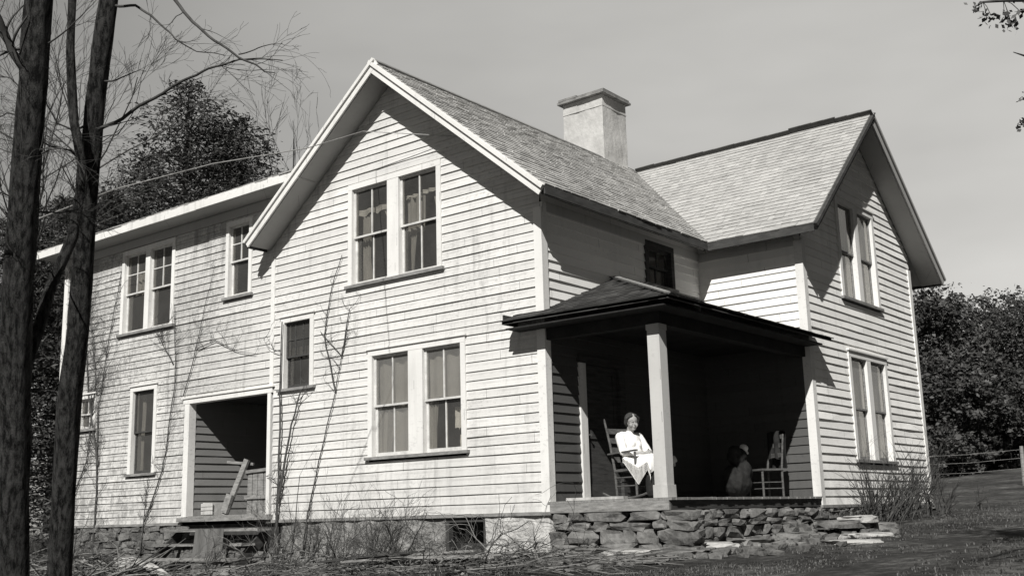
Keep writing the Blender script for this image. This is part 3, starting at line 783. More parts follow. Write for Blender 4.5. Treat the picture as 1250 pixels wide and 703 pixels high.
def baked(name, prims, mat, parent, vox=.012, smooth=3, disp=0.):
    """one continuous surface grown over tapered limbs"""
    bm = bmesh.new()
    for pr_ in prims:
        if pr_[0] == 'c':      # capsule chain: list of (point, radius)
            ch_ = pr_[1]
            for (p, r), (q, r2) in zip(ch_, ch_[1:]):
                p, q = V(p), V(q); n = max(2, int((q-p).length/.012))
                for i in range(n+1):
                    t = i/n; c = p.lerp(q, t); rr = r+(r2-r)*t
                    bmesh.ops.create_icosphere(bm, subdivisions=1 if rr < .03 else 2, radius=rr, matrix=Matrix.Translation(c))
        else:                  # ellipsoid centre, radii, euler
            _, c, rad, eu = pr_
            Mx = Matrix.Translation(c) @ Euler(eu).to_matrix().to_4x4() @ Matrix.Diagonal((*rad, 1))
            bmesh.ops.create_icosphere(bm, subdivisions=3, radius=1, matrix=Mx)
    me = bpy.data.meshes.new(name); bm.to_mesh(me); bm.free()
    o = bpy.data.objects.new(name, me); col.objects.link(o)
    m = o.modifiers.new('r', 'REMESH'); m.mode = 'VOXEL'; m.voxel_size = vox; m.use_smooth_shade = True
    if smooth: s = o.modifiers.new('s', 'SMOOTH'); s.iterations = smooth; s.factor = .5
    dg = bpy.context.evaluated_depsgraph_get(); me2 = bpy.data.meshes.new_from_object(o.evaluated_get(dg))
    o.modifiers.clear(); o.data = me2; bpy.data.meshes.remove(me)
    me2.name = name; me2.materials.clear(); me2.materials.append(mat)
    for p in me2.polygons: p.use_smooth = True
    if disp:
        for v in me2.vertices:
            v.co += v.normal*disp*(nz(v.co.x*9, v.co.y*9, v.co.z*5)+.6*nz(v.co.x*25, v.co.y*25, v.co.z*12))
    if parent: o.parent = parent
    return o

def seated_woman(loc, rz):
    # local frame of the chair: +x forward, +y her left, z up; hips at the seat
    hipz = .52
    sk = lambda s: (s)
    P_ = []
    # trunk and neck
    P_ += [('e', (-.08, 0, hipz+.02), (.14, .17, .11), (0, 0, 0)), ('e', (-.11, 0, .68), (.105, .145, .16), (0, .1, 0)), ('e', (-.15, 0, .84), (.11, .165, .15), (0, .15, 0)),
           ('c', [((-.16, -.13, .95), .055), ((-.16, .13, .95), .055)]), ('c', [((-.16, 0, .96), .058), ((-.13, 0, 1.06), .05)])]
    head = V((-.09, 0, 1.15))
    def H(x, y, z): # head turned a little towards the yard
        return head+Euler((0, .12, -.35)).to_matrix()@V((x, y, z))*1.14
    P_ += [('e', H(-.012, 0, .022), (.105, .083, .105), (0, 0, -.35)), ('e', H(.022, 0, -.045), (.07, .062, .078), (0, .2, -.35)), ('e', H(.058, 0, -.088), (.024, .026, .018), (0, 0, 0)),
           ('c', [(H(.086, 0, .012), .008), (H(.104, 0, -.022), .0125)]),
           ('e', H(.06, .032, -.035), (.032, .03, .036), (0, 0, 0)), ('e', H(.06, -.032, -.035), (.032, .03, .036), (0, 0, 0)),
           ('e', H(.082, 0, -.052), (.009, .022, .006), (0, 0, -.35)), ('e', H(.08, 0, -.064), (.009, .018, .006), (0, 0, -.35)),
           ('e', H(-.01, .075, -.005), (.018, .008, .03), (0, 0, -.35)), ('e', H(-.01, -.075, -.005), (.018, .008, .03), (0, 0, -.35))]
    # legs
    for s in (-1, 1):
        P_.append(('c', [((-.06, s*.085, hipz), .088), ((.2, s*.10, hipz+.02), .075), ((.38, s*.11, hipz+.02), .058)]))
        P_.append(('c', [((.38, s*.11, hipz+.01), .056), ((.40, s*.11, .35), .05), ((.44, s*.11, .12), .034)]))
        P_.append(('c', [((.43, s*.11, .06), .036), ((.56, s*.12, .035), .030), ((.64, s*.12, .03), .024)]))
    # arms resting in the lap, hands folded one over the other
    hands = []
    for s in (-1, 1):
        sh = V((-.16, s*.185, .93)); el = V((-.03, s*.235, .70)); wr = V((.165, s*.06, .70+.014*s))
        P_.append(('c', [(sh, .052), (el, .04)])); P_.append(('c', [(el, .039), (wr, .025)]))
        pal = wr+V((.05, -s*.03, -.005)); P_.append(('c', [(wr, .022), (pal, .026)])); P_.append(('e', pal, (.042, .036, .017), (0, 0, -s*.5)))
        for k, L in enumerate((.058, .068, .063, .05)):
            b = pal+V((.028, -s*(.028-.0)+s*k*.017-s*.004, 0)) ; d = V((.75, -s*.62, -.12)).normalized()
            m1 = b+d*L*.55; m2 = m1+(d+V((0, 0, -.7))).normalized()*L*.5
            P_.append(('c', [(b, .0095), (m1, .0088), (m2, .0075)]))
        tb = wr+V((.03, -s*.03, .012)); P_.append(('c', [(tb, .012), (tb+V((.03, -s*.028, .014)), .0105), (tb+V((.055, -s*.03, .012)), .009)]))
    body = baked('person', P_, M['skin'], None, .0065, 2)
    tag(body, 'seated woman in a white blouse and white apron with hands folded in her lap', 'person')
    # blouse
    B = [('e', (-.11, 0, .68), (.128, .168, .17), (0, .1, 0)), ('e', (-.15, 0, .84), (.135, .185, .155), (0, .15, 0)), ('c', [((-.16, -.14, .948), .066), ((-.16, .14, .948), .066)]), ('e', (-.07, .06, .82), (.075, .075, .07), (0, 0, 0)), ('e', (-.07, -.06, .82), (.075, .075, .07), (0, 0, 0)),
         ('c', [((-.15, 0, .97), .066), ((-.142, 0, 1.01), .056)])]
    for s in (-1, 1):
        B.append(('c', [((-.16, s*.185, .93), .07), ((-.03, s*.24, .705), .062), ((.06, s*.165, .69), .052)]))
    baked('blouse', B, M['white_cloth'], body, .011, 4, .006)
    # skirt
    S_ = [('e', (-.10, 0, hipz+.02), (.16, .20, .11), (0, 0, 0))]
    for s in (-1, 1): S_.append(('c', [((-.06, s*.09, hipz+.01), .10), ((.3, s*.11, hipz+.02), .085), ((.42, s*.115, hipz), .078), ((.44, s*.13, .3), .105), ((.46, s*.13, .14), .12)]))
    S_.append(('c', [((.1, 0, hipz+.01), .1), ((.40, 0, hipz), .085), ((.44, 0, .3), .1), ((.46, 0, .14), .12)]))
    baked('skirt', S_, M['dark_cloth'], body, .014, 3, .012)
    # apron: a sheet that falls over the lap to a point at the shins
    mb = MB(); nu, nv = 26, 30; g = []
    for j in range(nv+1):
        t = j/nv
        for i in range(nu+1):
            s = -1+2*i/nu
            wd = .235+.03*t; L = t*.68
            if L < .50: x, z = -.02+L*1.06, hipz+.165-.035*L/.5
            else: x, z = .51+.03*min(1, (L-.5)*8)+.03*(L-.5), hipz+.12-(L-.5)
            y = s*wd
            z2 = z-.16*max(0, abs(s)-.72)/.28*(1 if L < .52 else 0)-(.0)
            if L > .5: z2 = z+(.20*abs(s))*(L-.5)/.42
            fold = .012*math.sin(s*9+t*3)+.016*nz(s*3, t*4)
            if s < -.45:   # the side towards the yard slips off the lap and hangs to a point
                k = (-.45-s)/.55; hang = max(0., 1-abs(x-.30)/.30)*.30
                y = -.14-.13*min(1, k*2.4); z2 = z-.02-k*(.10+hang)
            g.append(V((x+(fold if L > .5 else 0), y, z2+(fold*.6 if L <= .5 else 0))))
    W_ = nu+1; T = len(g); mb.add(g+[p+V((-.006, 0, -.006)) for p in g], [])
    for j in range(nv):
        for i in range(nu):
            q = j*W_+i; mb.f += [(q, q+1, q+W_+1, q+W_), (T+q, T+q+W_, T+q+W_+1, T+q+1)]; mb.m += [0, 0]
    ap = mb.build('apron', M['white_cloth'], None, smooth=True); ap.parent = body
    # hair gathered back, shoes
    baked('hair', [('e', H(-.03, 0, .042), (.108, .099, .094), (0, .42, -.35)), ('e', H(-.055, 0, .0), (.085, .1, .095), (0, 0, -.35)), ('e', H(-.115, 0, .02), (.045, .045, .045), (0, 0, 0)),
          ('c', [(H(.055, .03, .088), .024), (H(.02, .08, .05), .026), (H(-.02, .078, -.02), .028)]), ('c', [(H(.055, -.03, .088), .024), (H(.02, -.08, .05), .026), (H(-.02, -.078, -.02), .028)])], M['hair'], body, .008, 2, .005)
    for s in (-1, 1):
        baked('shoe', [('c', [((.42, s*.115, .045), .044), ((.55, s*.125, .035), .038), ((.64, s*.125, .03), .03)])], M['shoe'], body, .009, 2)
    mb = MB()
    for s in (-1, 1):
        c = H(.092, s*.032, .012); pts = [c+Euler((0, .12, -.35)).to_matrix()@V((0, .022*math.cos(a), .018*math.sin(a))) for a in [k*math.pi/8 for k in range(17)]]
        mb.tube(pts, .0018, 5)
    mb.tube([H(.095, -.01, .014), H(.096, .01, .014)], .0018, 5)
    for s in (-1, 1): mb.tube([H(.09, s*.054, .014), H(.0, s*.08, .012)], .0018, 5)
    gl = mb.build('spectacles', M['dark_wood'], None); gl.parent = body
    body.location = loc; body.rotation_euler = (0, 0, rz)
seated_woman(CH+V((.0, 0, -.035)), CR)

# board lying on the porch by the post of the door
mb = MB(); mb.obox((.75, .1, .022), (.48, .015, 0), (-.003, .06, 0), (0, 0, .019))
tag(mb.build('board', M['trim_old'], origin=(.75, .1, 0)), 'pale loose board lying on the porch floor beside the house corner', 'board')

# straight chair with dark garments at the far end of the porch
def side_chair(loc, rz):
    root = empty('side_chair', (0, 0, 0), 'wooden straight chair at the far end of the porch, hung with a dark coat', 'chair')
    for sx in (-1, 1):
        for sy in (-1, 1):
            mb = MB(); top = 1.02 if sx < 0 else .45
            mb.tube([(sx*.19, sy*.2, 0), (sx*.19, sy*.2, .44), (sx*.19-(.07 if sx < 0 else 0), sy*.2, top)], [.018, .02, .014], 8); mb.build('leg', M['chair_wood'], root)
    mb = MB(); mb.box((-.22, -.23, .43), (.22, .23, .46)); mb.build('seat', M['chair_wood'], root)
    for z in (.68, .84, .98): mb = MB(); x = -.19-.07*(z-.44)/.58; mb.box((x-.008, -.2, z-.035), (x+.008, .2, z+.035)); mb.build('back_slat', M['chair_wood'], root)
    mb = MB()
    for z in (.14, .24):
        for s in (-1, 1): mb.tube([(-.19, s*.2, z), (.19, s*.2, z)], .01, 6)
        mb.tube([(.19, -.2, z), (.19, .2, z)], .01, 6)
    mb.build('stretcher', M['chair_wood'], root)
    root.location = loc; root.rotation_euler = (0, 0, rz)
side_chair((1.50, 3.95, 0), math.radians(-120))
def cloth_over(name, mat, loc, rz, label, cat):
    mb = MB(); nu, nv = 18, 26; g = []
    for j in range(nv+1):
        t = j/nv
        for i in range(nu+1):
            s = -1+2*i/nu
            L = t*1.15
            if L < .45: x, z = -.215, .62+L
            elif L < .55: x, z = -.215-(L-.45)-.0, 1.075
            else: x, z = -.325-.02*math.sin(L*4), 1.07-(L-.55)
            f = .02*math.sin(s*7+t*2)+.02*nz(s*2, t*3)
            g.append(V((x+f, s*(.21-.03*math.sin(t*3)), z+(.04*nz(s*3, 5.) if j in (0, nv) else 0))))
    W_ = nu+1; T = len(g); mb.add(g+[p+V((-.006, 0, .004)) for p in g], [])
    for j in range(nv):
        for i in range(nu):
            q = j*W_+i; mb.f += [(q, q+1, q+W_+1, q+W_), (T+q, T+q+W_, T+q+W_+1, T+q+1)]; mb.m += [0, 0]
    o = mb.build(name, M[mat], smooth=True); o.location = loc; o.rotation_euler = (0, 0, rz); tag(o, label, cat)
cloth_over('coat', 'dark_cloth', (1.50, 3.95, 0), math.radians(-120), 'dark coat hanging over the back of the straight chair', 'coat')
o = baked('sack', [('e', (0, 0, .24), (.21, .26, .24), (0, .1, 0)), ('e', (.05, .1, .42), (.15, .17, .2), (.3, 0, 0)), ('e', (-.04, -.12, .36), (.13, .12, .16), (.2, .3, 0)), ('e', (.02, .05, .62), (.11, .14, .17), (0, .2, 0)), ('e', (0, .02, .66), (.15, .19, .13), (.2, 0, 0)), ('e', (.03, -.1, .74), (.1, .1, .1), (0, 0, 0))], M['dark_cloth'], None, .018, 3, .02)
o.location = (1.30, 3.35, 0); tag(o, 'dark sack slumped on the porch beside the straight chair', 'sack')
o = baked('bundle', [('e', (0, 0, 0), (.075, .065, .06), (0, .3, 0)), ('c', [((.02, 0, -.03), .03), ((.06, 0, -.09), .02)])], M['white_cloth'], None, .01, 2, .008)
o.location = (1.42, 3.76, .83-.02); tag(o, 'small white bundled rag on top of things beside the straight chair', 'rag')
o.location = (1.37, 3.5, .80)

# things in the recess at the left
mb = MB(); mb.beam((-8.0, .34, -.03), (-7.72, .62, 1.02), .13, .05, (0, 1, 0)); mb.beam((-7.99, .32, .02), (-7.90, .38, .36), .17, .06, (0, 1, 0))
q = mb.build('plank', M['grey_wood'], origin=(-8., .34, 0)); tag(q, 'pale split plank leaning upright inside the dark open doorway', 'plank')
mb = MB(); mb.beam((-8.3, .6, 1.0), (-7.62, .7, .93), .035, .05)
for k, x in enumerate((-7.62, -7.46, -7.30, -7.14)): mb.box((x-.07, .62, -.025), (x+.065, .66, .80+.03*nz(k*2.)), .006)
mb.beam((-7.75, .6, .78), (-6.7, .6, .82), .03, .06)
mb.beam((-7.75, .6, .3), (-6.7, .6, .3), .03, .07)
tag(mb.build('board_gate', M['grey_wood'], origin=(-6.8, .64, 0)), 'low pale board gate standing in the right side of the open doorway', 'gate')
mb = MB()
mb.box((-8.66, .3, -.02), (-8.34, .6, .22), .01)
for z in (.0, .08, .15): mb.box((-8.68, .285, z), (-8.32, .3, z+.06))
tag(mb.build('wooden_box', M['trim_old'], origin=(-8.2, .65, 0)), 'small pale wooden box on the floor at the left of the open doorway', 'box')

# steps up to the doorway
st = empty('wooden_steps', (-7.4, -.6, gz(-7.4, -1)), 'rough dark wooden steps leading up to the open doorway on the left', 'steps')
for k in range(4):
    z = -.27-k*.25; y0 = -.1-(k+1)*.29; mb = MB()
    mb.box((-9.0+.05*k, y0, z-.05), (-6.1-.07*k, y0+.30, z), .008); mb.build('tread', M['grey_wood'], st)
for x in (-8.8, -7.5, -6.25):
    mb = MB(); mb.beam((x, -.06, -.36), (x, -1.45, -1.55), .045, .2); mb.build('stringer', M['dark_wood'], st)
mb = MB(); n = 20; g = []
for k, zz in enumerate((-1.0, -.7, -.27)):
    for i in range(n+1):
        a = -7.25+.84*i/n; g.append(V((a, -.93+.035*k+.012*math.sin(i*.9)+(.03 if 7 < i < 11 else 0)+.02*nz(a*3, zz*2), zz+.012*nz(a*4, 2.))))
W_ = n+1; T = len(g); mb.add(g+[p+V((0, .006, 0)) for p in g], [])
for j in range(2):
    for i in range(n): q = j*W_+i; mb.f += [(q, q+1, q+W_+1, q+W_), (T+q, T+q+W_, T+q+W_+1, T+q+1)]; mb.m += [0, 0]
tag(mb.build('metal_sheet', M['tin'], origin=(-6.8, -.8, -1)), 'dull grey sheet of tin leaning on the middle of the steps', 'sheet')

# ------------------------------------------------------------------ stones and planks on the ground
def loose(name, mat, x, y, size, rz, label, cat, dz=0., group=None, tilt=0., seed=None):
    z = gz(x, y)+dz; mb = MB(); mb.rock((x, y, z+size[2]*.5), size, rz, seed if seed is not None else R.uniform(0, 99), 3, tilt, .3, .5)
    tag(mb.build(name, M[mat], origin=(x, y, z)), label, cat, group)
G = 'flat stones lying around the porch'
for a in ((2.75, 3.9, (.75, .3, .1), 1.35, 'stone', 'long dark slab stone leaning on the porch underpinning near the side gable', .12),
          (2.85, 4.35, (.55, .28, .085), 1.5, 'stone_light', 'long pale step stone just left of the dry weeds', .18),
          (3.3, 3.3, (.62, .4, .07), 1.1, 'stone_light', 'broad pale slab lying flat in front of the far end of the porch', .0),
          (2.5, 2.5, (.4, .26, .11), .7, 'stone', 'rounded grey stone fallen from the middle of the porch underpinning', .0),
          (2.45, 1.4, (.45, .3, .1), 1.2, 'stone', 'grey fieldstone under the long side of the porch, nearest its middle', .0),
          (2.4, .55, (.36, .26, .10), .5, 'stone_light', 'small pale stone right of the foot of the porch post', .0),
          (2.3, -.35, (.5, .28, .09), .3, 'stone', 'flat stone on the ground just below the porch post', .0),
          (1.6, -.42, (.55, .3, .085), .1, 'stone_light', 'wide flat pale stone in front of the porch between post and house corner', .0),
          (.95, -.38, (.4, .28, .1), -.2, 'stone', 'thick grey stone beneath the front edge of the porch', .0),
          (.35, -.45, (.5, .26, .08), .2, 'stone', 'thin slab stone at the foot of the house corner', .0),
          (3.6, 2.2, (.5, .3, .05), .9, 'stone_light', 'thin pale slab furthest out in the yard from the porch', .0),
          (3.0, 4.9, (.3, .22, .1), .9, 'stone', 'small dark stone at the start of the dry weeds', .02)):
    loose('flat_stone', a[4], a[0], a[1], a[2], a[3], a[5], 'stone', a[6]-.02, G)
for a in ((-9.6, -.75, (.3, .2, .16), .3, 'stone_light', 'pale squarish stone left of the steps, against the wing foundation', .1),
          (-10.6, -.8, (.26, .2, .14), 1., 'stone_light', 'small pale stone under the lower wing window', .15),
          (-5.4, -1.5, (.3, .25, .12), .5, 'stone', 'rounded stone on the ground just right of the steps', .02),
          (-12.9, -1.5, (.35, .25, .2), .2, 'stone_light', 'pale stone at the far left end of the wing, beside the tree trunk', .1)):
    loose('flat_stone', a[4], a[0], a[1], a[2], a[3], a[5], 'stone', a[6]-.02)
mb = MB()
for k in range(420):    # smaller rubble nobody would count
    t = R.random()
    if t < .45: x, y = R.uniform(0, 2.6), R.gauss(-.5, .3)
    else: x, y = W+.35+abs(R.gauss(0, .4)), R.uniform(-.5, 5.2)
    s = R.uniform(.04, .16); mb.rock((x, y, gz(x, y)+s*.2), (s, s*R.uniform(.5, .9), s*R.uniform(.25, .5)), R.uniform(0, 3), R.uniform(0, 99), 1, R.uniform(-.2, .2))
tag(mb.build('rubble', M['stone']), 'small stone rubble spilled round the porch underpinning', 'rubble', kind='stuff')

def plank(x, y, z, L, w, rz, tilt, mat, label, t=.03):
    d = V((math.cos(rz)*math.cos(tilt), math.sin(rz)*math.cos(tilt), math.sin(tilt)))
    mb = MB(); c = V((x, y, gz(x, y)+z)); n = 4
    side = V((-math.sin(rz), math.cos(rz), 0)); up = d.cross(side)*-1
    pts = []
    vs = []; bend = R.uniform(-.03, .03)
    for i in range(n+1):
        s = -1+2*i/n; p = c+d*L/2*s+V((0, 0, bend*(1-s*s)))
        for a, b in ((-1, -1), (1, -1), (1, 1), (-1, 1)): vs.append(p+side*w/2*a*(1+R.uniform(-.06, .06))+up*t/2*b)
    fs = [(3, 2, 1, 0), tuple(n*4+k for k in range(4))]
    for i in range(n):
        for k in range(4): fs.append((i*4+k, i*4+(k+1)%4, i*4+4+(k+1)%4, i*4+4+k))
    mb.add(vs, fs); tag(mb.build('plank', M[mat], origin=c), label, 'plank', 'scrap planks lying before the house')
for a in ((-1.6, -1.1, .2, 2.1, .2, .12, .05, 'grey_wood', 'long grey plank on top of the scrap boards below the basement window'),
          (-1.2, -1.5, .16, 2.5, .2, .2, .02, 'grey_wood', 'grey plank at the front of the boards below the basement window'),
          (-.5, -1.1, .14, 1.7, .18, .06, .06, 'grey_wood', 'short plank ending under the house corner'),
          (-2.3, -1.35, .2, 1.7, .17, .3, .08, 'dark_wood', 'dark tilted board left of the basement window boards'),
          (-6.75, -2.5, .22, .95, .22, .15, .36, 'trim_old', 'pale wide board propped up in the brush pile below the steps'),
          (-5.95, -2.55, .24, .95, .2, -.12, -.26, 'trim_old', 'pale board leaning the other way against the propped board below the steps'),
          (-8.3, -2.3, .12, 1.8, .16, .15, .06, 'grey_wood', 'grey board sticking out left from the brush pile'),
          (-7.0, -2.3, .1, 1.7, .16, -.1, .0, 'grey_wood', 'grey board lying flat in front of the lowest step'),
          (-10.4, -2.2, .1, 1.5, .14, -.3, .1, 'dark_wood', 'dark board leaning into the left of the brush pile'),
          (-9.8, -1.2, .15, 1.6, .15, .5, .12, 'grey_wood', 'weathered board against the wing foundation below its lower window'),
          (-6.0, -2.2, .08, 1.3, .12, .5, .08, 'grey_wood', 'narrow board right of the steps')):
    plank(*a)

# ------------------------------------------------------------------ bare growth
def grow(mb, p, d, L, r, depth, gravity=0., spread=.5, kids=3, n=4, sides=4, curl=.25, taper=.55, minr=.0015):
    pts = [V(p)]; rad = [r]; d = V(d).normalized(); seg = L/n; dirs = [d.copy()]
    for i in range(n):
        d = (d+V((R.uniform(-1, 1), R.uniform(-1, 1), R.uniform(-1, 1)))*curl*.5+V((0, 0, gravity))).normalized()
        pts.append(pts[-1]+d*seg); rad.append(max(minr, r*(1-(1-taper)*(i+1)/n))); dirs.append(d.copy())
    mb.tube(pts, rad, sides if r > .004 else 3, cap=False)
    if depth <= 0: return
    for k in range(kids):
        i = R.randint(1, n); base = pts[i]; dd = (dirs[i]+V((R.uniform(-1, 1), R.uniform(-1, 1), R.uniform(-1, 1)))*spread).normalized()
        grow(mb, base, dd, L*R.uniform(.45, .75), max(minr, rad[i]*.62), depth-1, gravity, spread, kids, n, sides, curl, taper, minr)

def shrub(x, y, h, stems, mat, label, spread=.5, depth=3, name='bare_shrub', cat='shrub', group='bare shrubs along the foundation', lean=(0, 0), r=.008, gravity=-.02):
    mb = MB(); z = gz(x, y)
    for k in range(stems):
        a = R.uniform(0, 6.28); q = V((x+R.gauss(0, .12), y+R.gauss(0, .08), z-.03))
        grow(mb, q, (math.cos(a)*.45+lean[0], math.sin(a)*.3+lean[1], 1), h*R.uniform(.5, 1.), r, depth, gravity, spread, 3, 4, 4)
    tag(mb.build(name, M[mat], origin=(x, y, z)), label, cat, group)
for (x, y, h, n, lb) in ((-5.2, -.7, .85, 9, 'tangled bare shrub just right of the steps'), (-4.4, -.6, .75, 10, 'dense bare shrub under the thick vine stem'), (-3.7, -.7, .85, 11, 'bare shrub left of the middle of the front wall'),
                         (-3.0, -.6, .8, 11, 'bare shrub under the left part of the lower double window'), (-2.4, -.75, .7, 9, 'bare shrub left of the basement window'), (-1.0, -.9, .4, 7, 'low bare shrub right of the basement window'),
                         (-12.8, -1.0, .95, 9, 'bare shrub at the left end of the wing'), (-11.5, -1.1, .8, 9, 'bare shrub left of the lower wing window'), (-10.3, -1.0, .7, 8, 'bare shrub under the lower wing window'), (-5.8, -1.6, .6, 8, 'bare shrub in front of the right end of the steps')):
    shrub(x, y, h, n, 'twig', lb)
for (x, y, h, n, lb) in ((2.6, 5.5, .95, 16, 'dry weed clump nearest the porch by the side gable'), (2.55, 6.2, 1.05, 18, 'tall dry weed clump under the left edge of the lower gable window'), (2.5, 7.1, 1.0, 18, 'dry weed clump under the middle of the gable window'),
                         (2.5, 8.0, 1.1, 20, 'dry weed clump under the right edge of the gable window'), (2.6, 9.0, .85, 16, 'dry weed clump near the far corner of the side gable'), (3.1, 9.9, .4, 6, 'low dry weed clump past the far corner')):
    shrub(x, y, h, n, 'twig', lb, .45, 2, 'dry_weed', 'weed', 'dry weeds below the side gable', (.15, 0), .014, -.03)
mb = MB()
for k in range(900):   # cut brush heaped before the wing
    x, y = R.uniform(-13.5, -5.6), R.uniform(-3.2, -1.)
    if -9.3 < x < -5.9 and y > -2.2: y -= 1.3
    a = R.gauss(.1, .7); L = R.uniform(.4, 1.5); z = gz(x, y)+R.uniform(.0, .42)*(1 if x < -9. else .45)
    d = V((math.cos(a), math.sin(a)*.6, R.gauss(0, .18))); r = R.uniform(.004, .02)
    mb.cur = 0 if R.random() < .6 else 1
    p = V((x, y, z)); mb.tube([p, p+d*L*.5+V((0, 0, R.uniform(-.04, .06))), p+d*L], [r, r*.85, r*.5], 5)
for k in range(3000):   # curled dead leaves and bark flakes caught in the heap
    x = R.uniform(-13.5, 1.2); y = R.uniform(-3.1, -.25) if x < -5.6 else R.uniform(-2.4, -.1)
    q = V((x, y, gz(x, y)+R.uniform(.0, .34 if x < -9 else .16))); u = V((R.gauss(0, 1), R.gauss(0, 1), R.gauss(0, .5))).normalized(); w = u.cross(V((R.gauss(0, .6), R.gauss(0, .6), 1))).normalized(); l = R.uniform(.01, .034)
    mb.cur = 0 if R.random() < .75 else 1
    mb.face([q-u*l, q-w*l*.5+V((0, 0, .01)), q+u*l, q+w*l*.5])
for k in range(150):
    x = R.uniform(-13.5, 1.5); y = R.uniform(-3.2, -2.4) if -9.3 < x < -5.6 else R.uniform(-2.8, -1.) if x < -5.6 else R.uniform(-1.8, -.4); x = min(x, .2); mb.cur = 0 if R.random() < .7 else 1
    a = R.gauss(0, .6)+(math.pi if R.random() < .5 else 0)
    grow(mb, (x, y, gz(x, y)+R.uniform(.02, .25 if x < -9 or x > -5.6 else .1)), (math.cos(a), math.sin(a)*.4, R.uniform(-.1, .5)), R.uniform(.5, 1.1), R.uniform(.006, .014), 2, -.06, .8, 3, 5, 4, .8, minr=.003)
tag(mb.build('brush_pile', [M['twig'], M['dry_stem']]), 'heap of cut branches, sticks and dead leaves along the foot of the house', 'brush pile', kind='stuff')
mb = MB()
for k in range(620):
    x, y = R.uniform(-5.6, 2.2), R.uniform(-2.2, -.45); a = R.gauss(.15, .5); L = R.uniform(.3, 1.1); z = gz(x, y)+R.uniform(0, .1)
    d = V((math.cos(a), math.sin(a)*.6, R.gauss(0, .1))); r = R.uniform(.003, .012); mb.cur = 0 if R.random() < .5 else 1
    p = V((x, y, z)); mb.tube([p, p+d*L*.5+V((0, 0, R.uniform(-.04, .05))), p+d*L], [r, r*.85, r*.5], 4)
tag(mb.build('fallen_sticks', [M['twig'], M['dry_stem']]), 'fallen sticks and dead stems strewn before the front wall', 'sticks', kind='stuff')

# climbing vines: woody stems that lie on the siding
def vine(name, paths, r, label, tendrils, y=-.05, tl=.5, td=2):
    mb = MB()
    for pts in paths:
        P = []
        for (a, b) in zip(pts, pts[1:]):
            n = max(2, int(math.hypot(b[0]-a[0], b[1]-a[1])/.18))
            for i in range(n): 
                t = i/n; P.append(V((a[0]+(b[0]-a[0])*t+.025*nz(a[0]*3+t*2, a[1]+t*3), y+.012*nz(t*9, a[0]), a[1]+(b[1]-a[1])*t)))
        P.append(V((pts[-1][0], y, pts[-1][1])))
        mb.tube(P, [r*(1-.65*i/len(P)) for i in range(len(P))], 6)
        for k in range(tendrils):
            i = R.randint(1, len(P)-1); s = R.choice((-1, 1)); q = P[i].copy(); d = V((s*R.uniform(.3, 1), 0, R.uniform(.2, 1.1))); d.normalize()
            def tend(q, d, L, rr, dep):
                pp = [q.copy()]; dd = d.copy()
                for m in range(5):
                    dd = (dd+V((R.uniform(-.5, .5), 0, R.uniform(-.35, .5)))).normalized(); nq = pp[-1]+dd*L/5; nq.y = y+R.uniform(-.008, .012); pp.append(nq)
                mb.tube(pp, [rr*(1-.13*m) for m in range(6)], 3, cap=False)
                if dep:
                    for m in range(2): tend(pp[R.randint(1, 5)], V((R.choice((-1, 1))*R.uniform(.3, 1), 0, R.uniform(-.1, 1))), L*.6, rr*.65, dep-1)
            tend(q, d, tl*R.uniform(.5, 1.2), r*.38, td)
    o = mb.build(name, M['vine'], origin=(paths[0][0][0], y, paths[0][0][1])); tag(o, label, 'vine')
vine('climbing_vine', [[(-5.93, -.95), (-5.95, .2), (-5.9, 1.6), (-5.93, 2.3), (-5.9, 3.4)], [(-5.93, .2), (-5.6, 1.5), (-5.35, 2.1)]], .026, 'thick straight vine stem climbing past the small middle window', 4, -.085)
vine('climbing_vine', [[(-5.35, -.9), (-5.2, -.1), (-4.85, 1.0), (-4.5, 2.0), (-4.35, 2.6), (-4.9, 3.1)], [(-4.5, 2.0), (-4.8, 3.0), (-4.6, 3.9), (-4.35, 4.4)], [(-4.35, 2.6), (-4.15, 3.4)]], .014, 'thin vine slanting up the front wall right of the small window', 6, tl=.35, td=1)
vine('climbing_vine', [[(-11.9, -1.1), (-11.85, .5), (-11.95, 2.2), (-11.7, 3.6), (-11.3, 5.2)], [(-11.85, 1.1), (-12.4, 2.8), (-12.7, 4.8)]], .019, 'dark vine with many tendrils at the left end of the wing', 22, tl=.6, td=2)
vine('climbing_vine', [[(-10.2, -1.), (-10.05, .2), (-10.0, .7)], [(-10.05, -.1), (-9.5, .9), (-9.2, 2.6), (-9.3, 4.2)], [(-9.3, 3.), (-9.8, 3.6)]], .015, 'vine spreading between the lower wing window and the doorway', 14, tl=.5, td=1)
vine('climbing_vine', [[(-12.8, -1.), (-12.9, 1.2), (-13.2, 3.5), (-13.0, 5.)], [(-12.85, .3), (-12.3, 1.2), (-12.1, 2.9), (-12.4, 4.2)]], .016, 'vine covering the outer edge of the wing wall behind the trees', 34, tl=.8, td=2)
vine('climbing_vine', [[(-8.9, 2.3), (-8.6, 3.0), (-8.3, 4.0), (-8.0, 4.8)], [(-8.5, 3.2), (-7.9, 3.3), (-7.2, 3.0), (-6.7, 2.9)]], .010, 'thin vine spreading above the open doorway', 12, tl=.5, td=1)
mb = MB()   # reaching stems off the thick vine that stand clear of the wall
grow(mb, (-5.1, -.5, -.9), (.12, -.05, 1), 1.5, .010, 2, 0, .5); 
tag(mb.build('sapling', M['twig'], origin=(-5.1, -.5, -.9)), 'young bare sapling between the steps and the front wall', 'sapling')

